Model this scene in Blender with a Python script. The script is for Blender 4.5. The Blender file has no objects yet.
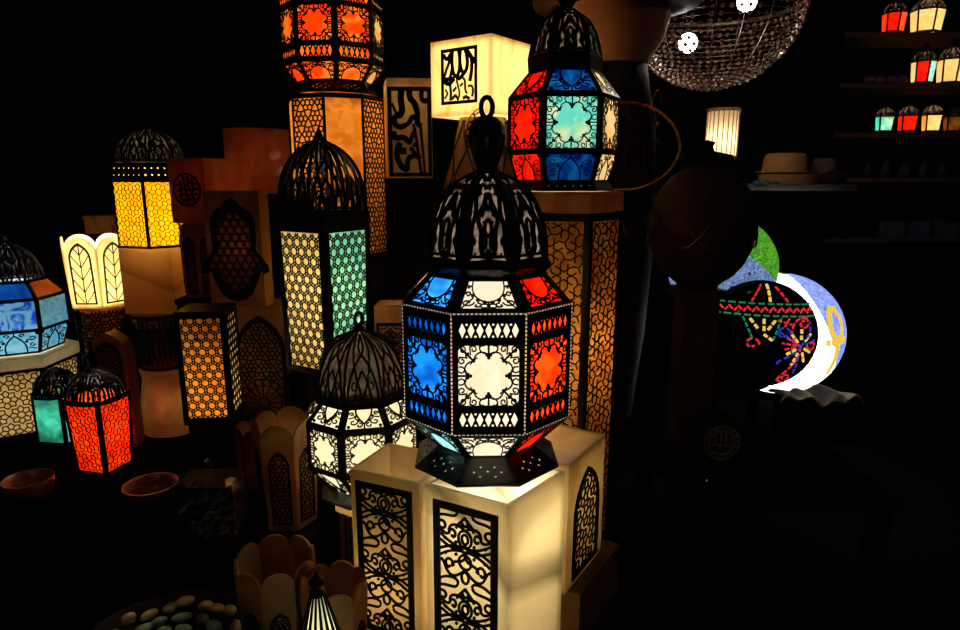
import bpy, math, random
from math import pi, sin, cos, tan, radians as R_
from mathutils import Vector, Matrix
from mathutils.geometry import tessellate_polygon
random.seed(7)
S = bpy.context.scene
COL = S.collection
# ---------------------------------------------------------------- camera
F, PITCH, CZ = 650.0, R_(12), 1.3
cam_d = bpy.data.cameras.new('camera'); cam = bpy.data.objects.new('camera', cam_d); COL.objects.link(cam)
cam.location = (0, 0, CZ); cam.rotation_euler = (pi/2 - PITCH, 0, 0)
cam_d.sensor_width = 36; cam_d.lens = F/960*36; cam_d.clip_start = .02
S.camera = cam
cp, sp = cos(PITCH), sin(PITCH)
def dep(py, Y): y = (315-py)/F; return Y/(cp + y*sp)
def P(px, py, Y):
    t = dep(py, Y); y = (315-py)/F
    return Vector(((px-480)/F*t, Y, CZ + t*(y*cp - sp)))
def Z(py, Y): return P(480, py, Y).z
def BR(px): return math.atan((480-px)/F)       # bearing of the camera as seen from there
def ONZ(px, py, z):
    y = (315-py)/F; t = (z-CZ)/(y*cp - sp)
    return Vector(((px-480)/F*t, t*(cp + y*sp), z))
def W(n, py, Y): return n*dep(py, Y)/F       # size of n pixels there
# ---------------------------------------------------------------- materials
def nt(name):
    m = bpy.data.materials.new(name); m.use_nodes = True
    n = m.node_tree.nodes; n.clear(); o = n.new('ShaderNodeOutputMaterial')
    return m, n, m.node_tree.links, o
def simple(name, col, rough=.5, metal=0., noise=0., scale=20, bump=0., col2=None, spec=.5, coat=0):
    m, n, l, o = nt(name)
    b = n.new('ShaderNodeBsdfPrincipled'); b.inputs['Roughness'].default_value = rough; b.inputs['Metallic'].default_value = metal
    b.inputs['Specular IOR Level'].default_value = spec; b.inputs['Coat Weight'].default_value = coat
    tc = n.new('ShaderNodeTexCoord'); nz = n.new('ShaderNodeTexNoise'); nz.inputs['Scale'].default_value = scale; nz.inputs['Detail'].default_value = 5
    l.new(tc.outputs['Object'], nz.inputs['Vector'])
    mx = n.new('ShaderNodeMix'); mx.data_type = 'RGBA'
    c2 = col2 or tuple(c*(1-noise) for c in col)
    mx.inputs['A'].default_value = (*col, 1); mx.inputs['B'].default_value = (*c2, 1)
    l.new(nz.outputs['Fac'], mx.inputs['Factor']); l.new(mx.outputs['Result'], b.inputs['Base Color'])
    if bump:
        bp = n.new('ShaderNodeBump'); bp.inputs['Strength'].default_value = bump; bp.inputs['Distance'].default_value = .002
        l.new(nz.outputs['Fac'], bp.inputs['Height']); l.new(bp.outputs['Normal'], b.inputs['Normal'])
    l.new(b.outputs[0], o.inputs['Surface']); return m
def lucent(name, col, col2=None, trans=.8, scale=18, lo=.4, hi=.62, distort=1.5, gloss=.06, rough=.15, stretch=(1,1,1)):
    """glass or stone that lets light through: translucent + diffuse, clouded or veined, thin sheen"""
    m, n, l, o = nt(name); col2 = col2 or col
    tc = n.new('ShaderNodeTexCoord'); mp = n.new('ShaderNodeMapping'); mp.inputs['Scale'].default_value = stretch
    nz = n.new('ShaderNodeTexNoise')
    nz.inputs['Scale'].default_value = scale; nz.inputs['Detail'].default_value = 4; nz.inputs['Distortion'].default_value = distort
    l.new(tc.outputs['Object'], mp.inputs['Vector']); l.new(mp.outputs[0], nz.inputs['Vector'])
    r = n.new('ShaderNodeValToRGB'); r.color_ramp.elements[0].position = lo; r.color_ramp.elements[1].position = hi
    r.color_ramp.elements[0].color = (*col2, 1); r.color_ramp.elements[1].color = (*col, 1)
    l.new(nz.outputs['Fac'], r.inputs[0])
    t = n.new('ShaderNodeBsdfTranslucent'); d = n.new('ShaderNodeBsdfDiffuse'); g = n.new('ShaderNodeBsdfGlossy'); g.inputs['Roughness'].default_value = rough
    l.new(r.outputs[0], t.inputs[0]); l.new(r.outputs[0], d.inputs[0])
    a = n.new('ShaderNodeMixShader'); a.inputs[0].default_value = trans; l.new(d.outputs[0], a.inputs[1]); l.new(t.outputs[0], a.inputs[2])
    b = n.new('ShaderNodeMixShader'); b.inputs[0].default_value = gloss; l.new(a.outputs[0], b.inputs[1]); l.new(g.outputs[0], b.inputs[2])
    l.new(b.outputs[0], o.inputs['Surface']); return m
def emis(name, col, s):
    m, n, l, o = nt(name); e = n.new('ShaderNodeEmission'); e.inputs[0].default_value = (*col, 1); e.inputs[1].default_value = s
    l.new(e.outputs[0], o.inputs['Surface']); return m
def veined(name, base, band, trans=.7, scale=3.0, rot=(0, .7, .3), detail=3, dist=6, pos=(.62, .70, .78)):
    """banded alabaster: a few grey-brown bands running slanted through the cream stone"""
    m, n, l, o = nt(name)
    tc = n.new('ShaderNodeTexCoord'); mp = n.new('ShaderNodeMapping'); mp.inputs['Rotation'].default_value = rot
    wv = n.new('ShaderNodeTexWave'); wv.inputs['Scale'].default_value = scale; wv.inputs['Distortion'].default_value = dist
    wv.inputs['Detail'].default_value = detail; wv.inputs['Detail Scale'].default_value = 1.2
    l.new(tc.outputs['Object'], mp.inputs['Vector']); l.new(mp.outputs[0], wv.inputs['Vector'])
    r = n.new('ShaderNodeValToRGB'); e = r.color_ramp.elements
    e[0].position = 0; e[0].color = (*base, 1); e[1].position = pos[0]; e[1].color = (*[c*.93 for c in base], 1)
    q = e.new(pos[1]); q.color = (*band, 1); q = e.new(pos[2]); q.color = (*[.45*a+.55*b for a, b in zip(base, band)], 1); q = e.new(.95); q.color = (*base, 1)
    l.new(wv.outputs['Fac'], r.inputs[0])
    t = n.new('ShaderNodeBsdfTranslucent'); d = n.new('ShaderNodeBsdfPrincipled'); d.inputs['Roughness'].default_value = .35
    l.new(r.outputs[0], t.inputs[0]); l.new(r.outputs[0], d.inputs['Base Color'])
    a = n.new('ShaderNodeMixShader'); a.inputs[0].default_value = trans; l.new(d.outputs[0], a.inputs[1]); l.new(t.outputs[0], a.inputs[2])
    l.new(a.outputs[0], o.inputs['Surface']); return m
def mosaic(name, colfun):
    """small irregular glass tesserae with dark grout; colfun builds the colour from nodes"""
    m, n, l, o = nt(name)
    tc = n.new('ShaderNodeTexCoord'); v = n.new('ShaderNodeTexVoronoi'); v.feature = 'DISTANCE_TO_EDGE'; v.inputs['Scale'].default_value = 75
    l.new(tc.outputs['Object'], v.inputs['Vector'])
    v2 = n.new('ShaderNodeTexVoronoi'); v2.inputs['Scale'].default_value = 75; l.new(tc.outputs['Object'], v2.inputs['Vector'])
    gt = n.new('ShaderNodeMath'); gt.operation = 'GREATER_THAN'; gt.inputs[1].default_value = .035; l.new(v.outputs['Distance'], gt.inputs[0])
    c = colfun(n, l, tc)
    hs = n.new('ShaderNodeHueSaturation'); l.new(c, hs.inputs['Color'])
    sx = n.new('ShaderNodeSeparateColor'); l.new(v2.outputs['Color'], sx.inputs[0])
    mr = n.new('ShaderNodeMapRange'); mr.inputs['To Min'].default_value = .65; mr.inputs['To Max'].default_value = 1.25; l.new(sx.outputs[0], mr.inputs['Value']); l.new(mr.outputs[0], hs.inputs['Value'])
    mx = n.new('ShaderNodeMix'); mx.data_type = 'RGBA'; mx.inputs['A'].default_value = (.02, .02, .02, 1)
    l.new(gt.outputs[0], mx.inputs['Factor']); l.new(hs.outputs[0], mx.inputs['B'])
    t = n.new('ShaderNodeBsdfTranslucent'); d = n.new('ShaderNodeBsdfPrincipled'); d.inputs['Roughness'].default_value = .2
    l.new(mx.outputs['Result'], t.inputs[0]); l.new(mx.outputs['Result'], d.inputs['Base Color'])
    a = n.new('ShaderNodeMixShader'); a.inputs[0].default_value = .8; l.new(d.outputs[0], a.inputs[1]); l.new(t.outputs[0], a.inputs[2])
    l.new(a.outputs[0], o.inputs['Surface']); return m
MT = dict(
 black=simple('blackened_metal', (.0045, .0038, .0034), .42, 0, .4, 60, .3, spec=.10),
 bronze=simple('dark_bronze', (.05, .026, .015), .32, .8, .5, 40, .2),
 cut=simple('cut_black_metal', (.008, .007, .006), .6, .1, .3, 60, .1, spec=.2),
 white=lucent('white_glass', (.95, .93, .86), (.80, .74, .60), .85, 14, .30, .42, .6),
 cream=lucent('cream_glass', (.95, .86, .62), (.82, .66, .38), .82, 16, .3, .6),
 blue=lucent('blue_glass', (.04, .25, .50), (.02, .13, .33), .85, 16),
 sky=lucent('sky_blue_glass', (.16, .48, .78), (.05, .25, .60), .85, 22),
 ice=lucent('ice_blue_glass', (.62, .88, .95), (.28, .62, .72), .85, 25),
 aqua=lucent('aqua_marbled_glass', (.72, .86, .72), (.22, .56, .55), .85, 17, .40, .6),
 aquadark=lucent('teal_blue_glass', (.02, .22, .42), (.01, .06, .22), .85, 20),
 teal2=lucent('pale_teal_glass', (.50, .74, .64), (.22, .46, .42), .85, 14),
 teal=lucent('teal_glass', (.20, .62, .55), (.10, .38, .38), .85, 20),
 red=lucent('red_glass', (.72, .085, .025), (.42, .02, .006), .85, 20, .35, .6),
 orange=lucent('orange_glass', (.78, .22, .05), (.70, .11, .02), .85, 24, .4, .6),
 amber=lucent('amber_glass', (.80, .52, .20), (.60, .32, .09), .85, 15, .38, .6),
 flame=lucent('flame_orange_glass', (.95, .55, .18), (.80, .20, .025), .85, 12, .42, .58),
 blueice=lucent('streaky_blue_and_ice_glass', (.55, .85, .95), (.03, .16, .50), .85, 14, .44, .56, 3),
 yellow=lucent('yellow_glass', (.97, .74, .06), (.92, .58, .03), .85, 22),
 alab=lucent('cream_alabaster', (.86, .74, .50), (.74, .60, .36), .55, 6, .35, .65, 2.5, gloss=.04, rough=.3, stretch=(1, 1, .5)),
 alabv=veined('veined_alabaster', (.93, .85, .64), (.34, .29, .19), .6, .62, (.3, .75, .2), 3, 3.2, (.72, .82, .90)),
 alabdark=lucent('honey_alabaster', (.48, .27, .11), (.30, .14, .05), .4, 7, .35, .65, 2, gloss=.04, rough=.3, stretch=(1, 1, .5)),
 honey=lucent('mid_honey_alabaster', (.60, .34, .15), (.42, .22, .09), .45, 8, .35, .65, 2, gloss=.04, rough=.3),
 alabred=lucent('rust_alabaster', (.55, .20, .07), (.36, .10, .03), .45, 6, .35, .65, 2, gloss=.04, rough=.3),
 lamp=lucent('white_alabaster', (.95, .85, .62), (.75, .55, .30), .75, 9, .30, .5, 2.5, stretch=(1, 1, .4)),
 wood=simple('dark_wood', (.003, .0018, .001), .65, 0, .5, 12, .3, spec=.0),
 clay=simple('brown_clay', (.030, .012, .006), .75, 0, .6, 8, .3, spec=.15),
 cord=simple('brown_cord', (.60, .30, .13), .7, 0, .4, 200),
 floor=None)
# ---------------------------------------------------------------- mesh collector
class MB:
    def __init__(s): s.v = []; s.f = []
    def add(s, vs, fs):
        b = len(s.v); s.v += [tuple(v) for v in vs]; s.f += [tuple(b+i for i in f) for f in fs]
    def box(s, c, sz, rz=0):
        x, y, z = sz[0]/2, sz[1]/2, sz[2]/2; ca, sa = cos(rz), sin(rz); vs = []
        for dz in (-z, z):
            for dx, dy in ((-x, -y), (x, -y), (x, y), (-x, y)): vs.append((c[0]+dx*ca-dy*sa, c[1]+dx*sa+dy*ca, c[2]+dz))
        s.add(vs, [(0, 3, 2, 1), (4, 5, 6, 7), (0, 1, 5, 4), (1, 2, 6, 5), (2, 3, 7, 6), (3, 0, 4, 7)])
    def prism(s, poly, z0, z1, poly2=None):
        n = len(poly); p2 = poly2 or poly
        s.add([(x, y, z0) for x, y in poly]+[(x, y, z1) for x, y in p2],
              [tuple(range(n))[::-1], tuple(range(n, 2*n))]+[(i, (i+1) % n, n+(i+1) % n, n+i) for i in range(n)])
    def lathe(s, prof, n=32, c=(0, 0), ph=0, closed=False, sx=1):
        vs = [(c[0]+r*cos(ph+2*pi*k/n)*sx, c[1]+r*sin(ph+2*pi*k/n), z) for r, z in prof for k in range(n)]
        m = len(prof); fs = []
        for j in range(m if closed else m-1):
            for k in range(n): a, b = j*n, ((j+1) % m)*n; fs.append((a+k, a+(k+1) % n, b+(k+1) % n, b+k))
        s.add(vs, fs)
    def tube(s, pts, r, n=6, closed=False, rr=None):
        pts = [Vector(p) for p in pts]; m = len(pts); vs = []; up = None
        for i, p in enumerate(pts):
            a = pts[(i-1) % m] if closed or i else p; b = pts[(i+1) % m] if closed or i < m-1 else p
            d = (b-a).normalized()
            if up is None: up = d.orthogonal().normalized()
            up = (up - d*up.dot(d)); up = up.normalized() if up.length > 1e-6 else d.orthogonal().normalized()
            q = d.cross(up); ra = rr[i] if rr else r
            for k in range(n): vs.append(p + (up*cos(2*pi*k/n)+q*sin(2*pi*k/n))*ra)
        fs = []
        for i in range(m if closed else m-1):
            a, b = i*n, ((i+1) % m)*n
            for k in range(n): fs.append((a+k, a+(k+1) % n, b+(k+1) % n, b+k))
        if not closed: fs += [tuple(range(n))[::-1], tuple(range((m-1)*n, m*n))]
        s.add(vs, fs)
    def strip(s, pl, w, f, th, closed=False, o0=0.):
        m = len(pl); h = w/2
        for i in range(m if closed else m-1):
            (x0, y0), (x1, y1) = pl[i], pl[(i+1) % m]; dx, dy = x1-x0, y1-y0; L = math.hypot(dx, dy)
            if L < 1e-7: continue
            dx /= L; dy /= L; e = h*.35; x0 -= dx*e; y0 -= dy*e; x1 += dx*e; y1 += dy*e; nx, ny = -dy*h, dx*h
            c = [(x0-nx, y0-ny), (x1-nx, y1-ny), (x1+nx, y1+ny), (x0+nx, y0+ny)]
            s.add([f(x, y, o0) for x, y in c]+[f(x, y, o0+th) for x, y in c], [(4, 5, 6, 7), (0, 1, 5, 4), (1, 2, 6, 5), (2, 3, 7, 6), (3, 0, 4, 7), (0, 3, 2, 1)])
    def disc(s, x, y, r, f, th, n=7, o0=0.):
        c = [(x+r*cos(2*pi*k/n), y+r*sin(2*pi*k/n)) for k in range(n)]; s.poly(c, f, th, o0)
    def poly(s, c, f, th, o0=0.):
        n = len(c)
        s.add([f(x, y, o0) for x, y in c]+[f(x, y, o0+th) for x, y in c], [tuple(range(n, 2*n)), tuple(range(n))[::-1]]+[(i, (i+1) % n, n+(i+1) % n, n+i) for i in range(n)])
    def sheet(s, outline, holes, f, th, o0=0.):
        loops = [outline]+holes; flat = [p for L in loops for p in L]
        tri = tessellate_polygon([[Vector((x, y, 0)) for x, y in L] for L in loops]); n = len(flat)
        fs = [tuple(n+i for i in t) for t in tri]+[tuple(t)[::-1] for t in tri]; b = 0
        for L in loops:
            m = len(L)
            for i in range(m): a, c = b+i, b+(i+1) % m; fs.append((a, c, n+c, n+a))
            b += m
        s.add([f(x, y, o0) for x, y in flat]+[f(x, y, o0+th) for x, y in flat], fs)
    def build(s, name, mat, parent=None, smooth=False, loc=None):
        me = bpy.data.meshes.new(name); me.from_pydata(s.v, [], s.f); me.materials.append(MT[mat] if isinstance(mat, str) else mat)
        if smooth:
            for p in me.polygons: p.use_smooth = True
        o = bpy.data.objects.new(name, me); COL.objects.link(o)
        if parent: o.parent = parent
        if loc: o.location = loc
        return o
def thing(name, label, cat, loc=(0, 0, 0), rz=0, group=None):
    o = bpy.data.objects.new(name, None); COL.objects.link(o); o.empty_display_size = .05
    o.location = loc; o.rotation_euler = (0, 0, rz); o['label'] = label; o['category'] = cat
    if group: o['group'] = group
    return o
def tag(o, label, cat, group=None):
    o['label'] = label; o['category'] = cat
    if group: o['group'] = group
    return o
def struct(o): o['kind'] = 'structure'; return o
def bulb(parent, z, power, col=(1, .84, .58), r=.012, xy=(0, 0), sock=True):
    d = bpy.data.lights.new('bulb_light', 'POINT'); d.energy = power; d.color = col; d.shadow_soft_size = r
    o = bpy.data.objects.new('bulb_light', d); COL.objects.link(o); o.parent = parent; o.location = (xy[0], xy[1], z); return o
# ---------------------------------------------------------------- 2D ornament, unit square [-1,1]
def arc(cx, cy, rx, ry, a0, a1, n=10): return [(cx+rx*cos(R_(a0+(a1-a0)*i/n)), cy+ry*sin(R_(a0+(a1-a0)*i/n))) for i in range(n+1)]
def spir(cx, cy, r0, r1, a0, a1, n=12): return [(cx+(r0+(r1-r0)*i/n)*cos(R_(a0+(a1-a0)*i/n)), cy+(r0+(r1-r0)*i/n)*sin(R_(a0+(a1-a0)*i/n))) for i in range(n+1)]
def bez(a, b, c, d, n=8):
    o = []
    for i in range(n+1):
        t = i/n; u = 1-t; o.append(tuple(u**3*a[k]+3*u*u*t*b[k]+3*u*t*t*c[k]+t**3*d[k] for k in (0, 1)))
    return o
def fx(L): return L+[('d', -e[1], e[2], e[3]) if e[0] == 'd' else ('l', [(-x, y) for x, y in e[1]], e[2]) for e in L]
def fy(L): return [('d', e[1], -e[2], e[3]) if e[0] == 'd' else ('l', [(x, -y) for x, y in e[1]], e[2]) for e in L]
def ln(pl, w=1.): return ('l', pl, w)
def pat_lobed():
    L = []; o = []
    for i in range(65):
        t = 2*pi*i/64; r = .70+.13*abs(sin(4*t)); o.append((r*cos(t), r*sin(t)))
    A = []
    A += [ln(spir(.86, .86, .14, .04, 0, 420)), ln(spir(.88, .50, .13, .04, 90, -300)), ln(spir(.50, .88, .13, .04, 0, 390)),
          ln([(.98, .98), (.52, .52)], 1.4), ln([(.52, .52), (.60, .38)]), ln([(.52, .52), (.38, .60)]), ('d', .50, .50, .07),
          ln(bez((.98, .30), (.8, .32), (.74, .2), (.72, 0))), ln(bez((.30, .98), (.32, .8), (.2, .74), (0, .72))),
          ln(arc(.90, .20, .10, .10, 90, 330)), ln(arc(.20, .90, .10, .10, 120, -60)), ('d', .74, .68, .05), ('d', .68, .74, .05), ln([(.62, .98), (.6, .7)]), ln([(.98, .62), (.7, .6)])]
    A = fx(A); A = A+fy(A)
    for c, d in ((1, 0), (-1, 0), (0, 1), (0, -1)):
        A += [ln([(c*1.0, d*1.0), (c*.60, d*.60)], 1.4), ('d', c*.60, d*.60, .065), ('d', c*.68+d*.07, d*.68+c*.07, .05), ('d', c*.68-d*.07, d*.68-c*.07, .05)]
    return [ln(o, 1.1)]+A
def pat_U():     # clear at the top, scrolls round a hanging bow
    A = [ln(bez((.80, 1), (.78, .2), (.5, -.45), (0, -.55))), ln(spir(.80, -.55, .26, .06, 180, 560)), ln(spir(.42, -.76, .18, .05, 90, 420)), ln(spir(.90, .10, .16, .05, 270, -60)),
         ('d', .66, -.05, .09), ('d', .42, -.38, .09), ln([(.98, -.98), (.62, -.22)]), ('d', .15, -.55, .09), ln([(0, -.5), (0, -1)], 1.2), ln(arc(.16, -.8, .14, .14, 0, 360)), ('d', .92, .55, .07), ln([(1, .7), (.78, .6)])]
    return fx(A)
def pat_arch(): return fy(pat_U())
def pat_tri():   # clear shield hanging from the top, solid leaf scrolls beside
    A = [ln(bez((.62, 1), (.62, .2), (.3, -.2), (0, -.62)), 1.6), ln(spir(.62, -.42, .30, .08, 100, 460), 1.2), ln(spir(.80, .25, .17, .05, 0, 330), 1.2), ln(spir(.28, -.72, .2, .06, 90, 400), 1.2),
         ('d', .55, .05, .1), ('d', .86, -.82, .1), ('d', .92, .8, .1), ln([(.95, -.1), (.55, 0)]), ln([(0, -.6), (0, -1)], 1.5), ('d', .3, -.3, .1)]
    return fx(A)
def pat_point():  # clear pointed arch standing on the bottom
    A = [ln(bez((.5, -1), (.55, -.2), (.3, .25), (0, .75)), 1.5), ln(spir(.72, .45, .24, .06, 200, 560)), ln(spir(.80, -.25, .18, .05, 90, 420)), ln(spir(.34, .78, .16, .05, 270, -60)), ('d', .5, .1, .08), ('d', .95, .9, .1), ln([(.95, -.7), (.6, -.5)]), ln([(0, .75), (0, 1)], 1.4)]
    return fx(A)
def pat_gore():  # dome gore, v up
    A = [ln(bez((.10, -.9), (.55, -.75), (.10, -.35), (.42, -.15)), 1.5), ln(bez((.42, -.15), (.60, .1), (.12, .2), (.10, .55)), 1.4), ln(bez((.85, -.95), (.55, -.6), (.90, -.3), (.62, .0)), 1.4),
         ln(bez((.62, 0), (.5, .3), (.8, .4), (.5, .75)), 1.3), ln(spir(.24, -.55, .17, .06, 270, -60), 1.2), ln(spir(.68, -.55, .13, .05, 0, 360), 1.1), ln(spir(.36, .12, .15, .05, 90, 420), 1.1), ln(arc(.3, .62, .2, .14, 180, -60), 1.2),
         ('d', .5, -.82, .10), ('d', .78, .2, .08), ('d', .2, -.1, .07), ln([(0, -1), (0, -.72)], 1.6), ('d', .94, -.75, .06), ln(arc(0, -.25, .16, .2, -90, 90), 1.2), ln(arc(0, .36, .13, .2, -90, 90), 1.2), ln([(.10, .8), (.45, .95)], 1.3)]
    return fx(A)
def pat_gothic():  # dome gore with interlaced pointed arches
    A = [ln(bez((.95, -1), (.9, -.2), (.5, .3), (0, .45)), 1.5), ln(bez((.5, -1), (.48, -.5), (.25, -.2), (0, 0)), 1.3), ln(bez((0, -1), (.1, -.6), (.6, .0), (.75, .95)), 1.3), ln(arc(.5, -.45, .17, .12, 0, 360), 1.1), ln(bez((0, .45), (.3, .6), (.3, .8), (0, .95)), 1.2)]
    return fx(A)
PL, PU, PA, PT, PP, PG, PGO = pat_lobed(), pat_U(), pat_arch(), pat_tri(), pat_point(), pat_gore(), pat_gothic()
def arabesque(p, half):   # tall symmetric scroll panel, metric x in [-half,half], repeats every p in y; returns unit period pieces
    A = [ln(arc(0, .30, .26, .24, -90, 90), 1), ln(arc(0, .30, .12, .13, -90, 90), 1), ln(bez((0, .54), (.3, .72), (.7, .66), (.62, .38)), 1), ln(spir(.48, .36, .16, .05, 0, 330), 1),
         ln(bez((0, .06), (.32, .02), (.66, .12), (.98, .30)), 1), ln(bez((.98, .12), (.7, .0), (.5, -.06), (.3, -.02)), 1), ln(bez((.98, -.12), (.7, .0), (.5, .06), (.3, .02)), 1),
         ln(bez((0, -.06), (.32, -.02), (.66, -.12), (.98, -.30)), 1), ln([(0, .14), (.09, .04), (.24, 0), (.09, -.04), (0, -.14)], 1),
         ln(bez((.98, .46), (.72, .40), (.72, .70), (.98, .66)), 1), ln(bez((.62, .38), (.74, .28), (.86, .36), (.98, .40)), 1), ln(bez((0, -.2), (.1, -.45), (.55, -.3), (.52, -.55)), 1),
         ln(arc(0, -.34, .24, .2, -90, 90), 1), ln(spir(.66, -.52, .2, .06, 180, -140), 1), ln(bez((.98, -.42), (.8, -.46), (.84, -.7), (.6, -.8)), 1), ln(bez((.6, -.8), (.4, -.86), (.2, -.7), (0, -.56)), 1), ln(bez((.28, -.98), (.3, -.8), (.8, -.86), (.98, -.98)), 1),
         ln(bez((.3, .98), (.35, .8), (.7, .9), (.98, .82)), 1), ln(bez((0, .9), (.1, .78), (.3, .7), (.34, .56)), 1), ln(arc(0, .76, .12, .1, -90, 90), 1), ln(arc(0, -.78, .14, .16, -90, 90), 1), ('d', .36, .16, .055), ('d', .8, .2, .05), ('d', .36, -.18, .055), ('d', .78, -.22, .05), ('d', .16, .64, .05)]
    return fx(A)
def inside(pt, poly):
    x, y = pt; c = False; j = len(poly)-1
    for i in range(len(poly)):
        if (poly[i][1] > y) != (poly[j][1] > y) and x < (poly[j][0]-poly[i][0])*(y-poly[i][1])/(poly[j][1]-poly[i][1])+poly[i][0]: c = not c
        j = i
    return c
def draw(mb, L, g, w, f, th, clip=None, o0=0., sub=1):
    """g maps unit to metric coordinates; clip in metric"""
    for e in L:
        if e[0] == 'd':
            x, y = g(e[1], e[2]); x2, y2 = g(e[1]+e[3], e[2]); r = max(abs(x2-x), w*.7)
            if clip is None or inside((x, y), clip): mb.disc(x, y, r, f, th, 7, o0)
        else:
            pl = [g(*p) for p in e[1]]
            if sub > 1:
                q = [pl[0]]
                for a, b in zip(pl, pl[1:]):
                    for i in range(1, sub+1): q.append((a[0]+(b[0]-a[0])*i/sub, a[1]+(b[1]-a[1])*i/sub))
                pl = q
            if clip is None: mb.strip(pl, w*e[2], f, th, False, o0)
            else:
                for a, b in zip(pl, pl[1:]):
                    if inside(((a[0]+b[0])/2, (a[1]+b[1])/2), clip): mb.strip([a, b], w*e[2], f, th, False, o0)
def tri_lat(x0, x1, y0, y1, p):
    r = p*math.sqrt(3)/2; j = 0; y = y0; o = []
    nr = int((y1-y0)/r)+2
    for j in range(nr):
        k = int((x1-x0)/p)+3
        for i in range(k): o.append((x0+(i-(.5 if j % 2 else 0))*p, y0+j*r))
    return o
def lat_star(x0, x1, y0, y1, p):      # six pointed stars joined in hexagons (metric)
    L = []
    for cx, cy in tri_lat(x0, x1, y0, y1, p):
        st = []
        for k in range(12):
            r = p*(.26 if k % 2 == 0 else .13); a = pi/6*k; st.append((cx+r*cos(a), cy+r*sin(a)))
        L.append(ln(st+[st[0]]))
        for k in range(6):
            a = pi/3*k; b = a+pi/3
            L.append(ln([(cx+.26*p*cos(a), cy+.26*p*sin(a)), (cx+.44*p*cos(a-.22), cy+.44*p*sin(a-.22)), (cx+.577*p*cos(a-pi/6), cy+.577*p*sin(a-pi/6))]))
            L.append(ln([(cx+.26*p*cos(a), cy+.26*p*sin(a)), (cx+.44*p*cos(a+.22), cy+.44*p*sin(a+.22))]))
    return L
def lat_rose(x0, x1, y0, y1, p, np_=8):      # rosettes with a round eye and petals
    L = []
    for cx, cy in tri_lat(x0, x1, y0, y1, p):
        L.append(ln(arc(cx, cy, .17*p, .17*p, 0, 360, 10)))
        for k in range(np_):
            a = 2*pi*(k+.5)/np_; L.append(ln([(cx+.17*p*cos(a), cy+.17*p*sin(a)), (cx+.38*p*cos(a), cy+.38*p*sin(a))]))
            b = 2*pi*k/np_; r1, r2 = .38*p, .49*p
            L.append(ln([(cx+r1*cos(a), cy+r1*sin(a)), (cx+r2*cos(b), cy+r2*sin(b))])); L.append(ln([(cx+r1*cos(a-2*pi/np_), cy+r1*sin(a-2*pi/np_)), (cx+r2*cos(b), cy+r2*sin(b))]))
    return L
def bubbles(x0, x1, y0, y1, p, big=.33, n=9):      # round holes, a big one with six small ones around
    H = []
    for cx, cy in tri_lat(x0, x1, y0, y1, p):
        for (dx, dy, r) in [(0, 0, big*p)]+[(.5*p*cos(pi/3*k+pi/6)*1.155, .5*p*sin(pi/3*k+pi/6)*1.155, .155*p) for k in (0, 1)]:
            x, y = cx+dx, cy+dy
            if x-r > x0 and x+r < x1 and y-r > y0 and y+r < y1: H.append([(x+r*cos(2*pi*k/n), y+r*sin(2*pi*k/n)) for k in range(n)])
        for k in range(3):
            a = pi/3*k; x, y = cx+.5*p*cos(a), cy+.5*p*sin(a); r = .10*p
            if x-r > x0 and x+r < x1 and y-r > y0 and y+r < y1: H.append([(x+r*cos(2*pi*k/6), y+r*sin(2*pi*k/6)) for k in range(6)])
    return H
def ringlat(x0, x1, y0, y1, p):
    return [e for cx_, cy_ in tri_lat(x0, x1, y0, y1, p) for e in (ln(arc(cx_, cy_, .39*p, .39*p, 0, 360, 10)), ln(arc(cx_+.5*p, cy_+.289*p, .15*p, .15*p, 0, 360, 6), 1.1), ln(arc(cx_, cy_+.577*p, .15*p, .15*p, 0, 360, 6), 1.1))]
def plane_f(o, ex, ey):
    o, ex, ey = Vector(o), Vector(ex).normalized(), Vector(ey).normalized(); en = ex.cross(ey)
    return lambda x, y, d: o+ex*x+ey*y+en*d
def facet(n, rot, k, r0, z0, r1, z1):
    a = rot+2*pi*k/n; c, s_ = cos(pi/n), sin(pi/n)
    nn = Vector((cos(a), sin(a), 0)); ex = Vector((-sin(a), cos(a), 0))
    p0 = nn*r0*c+Vector((0, 0, z0)); p1 = nn*r1*c+Vector((0, 0, z1)); ey = (p1-p0); h = ey.length
    return plane_f(p0, ex, ey), r0*s_, r1*s_, h
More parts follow.
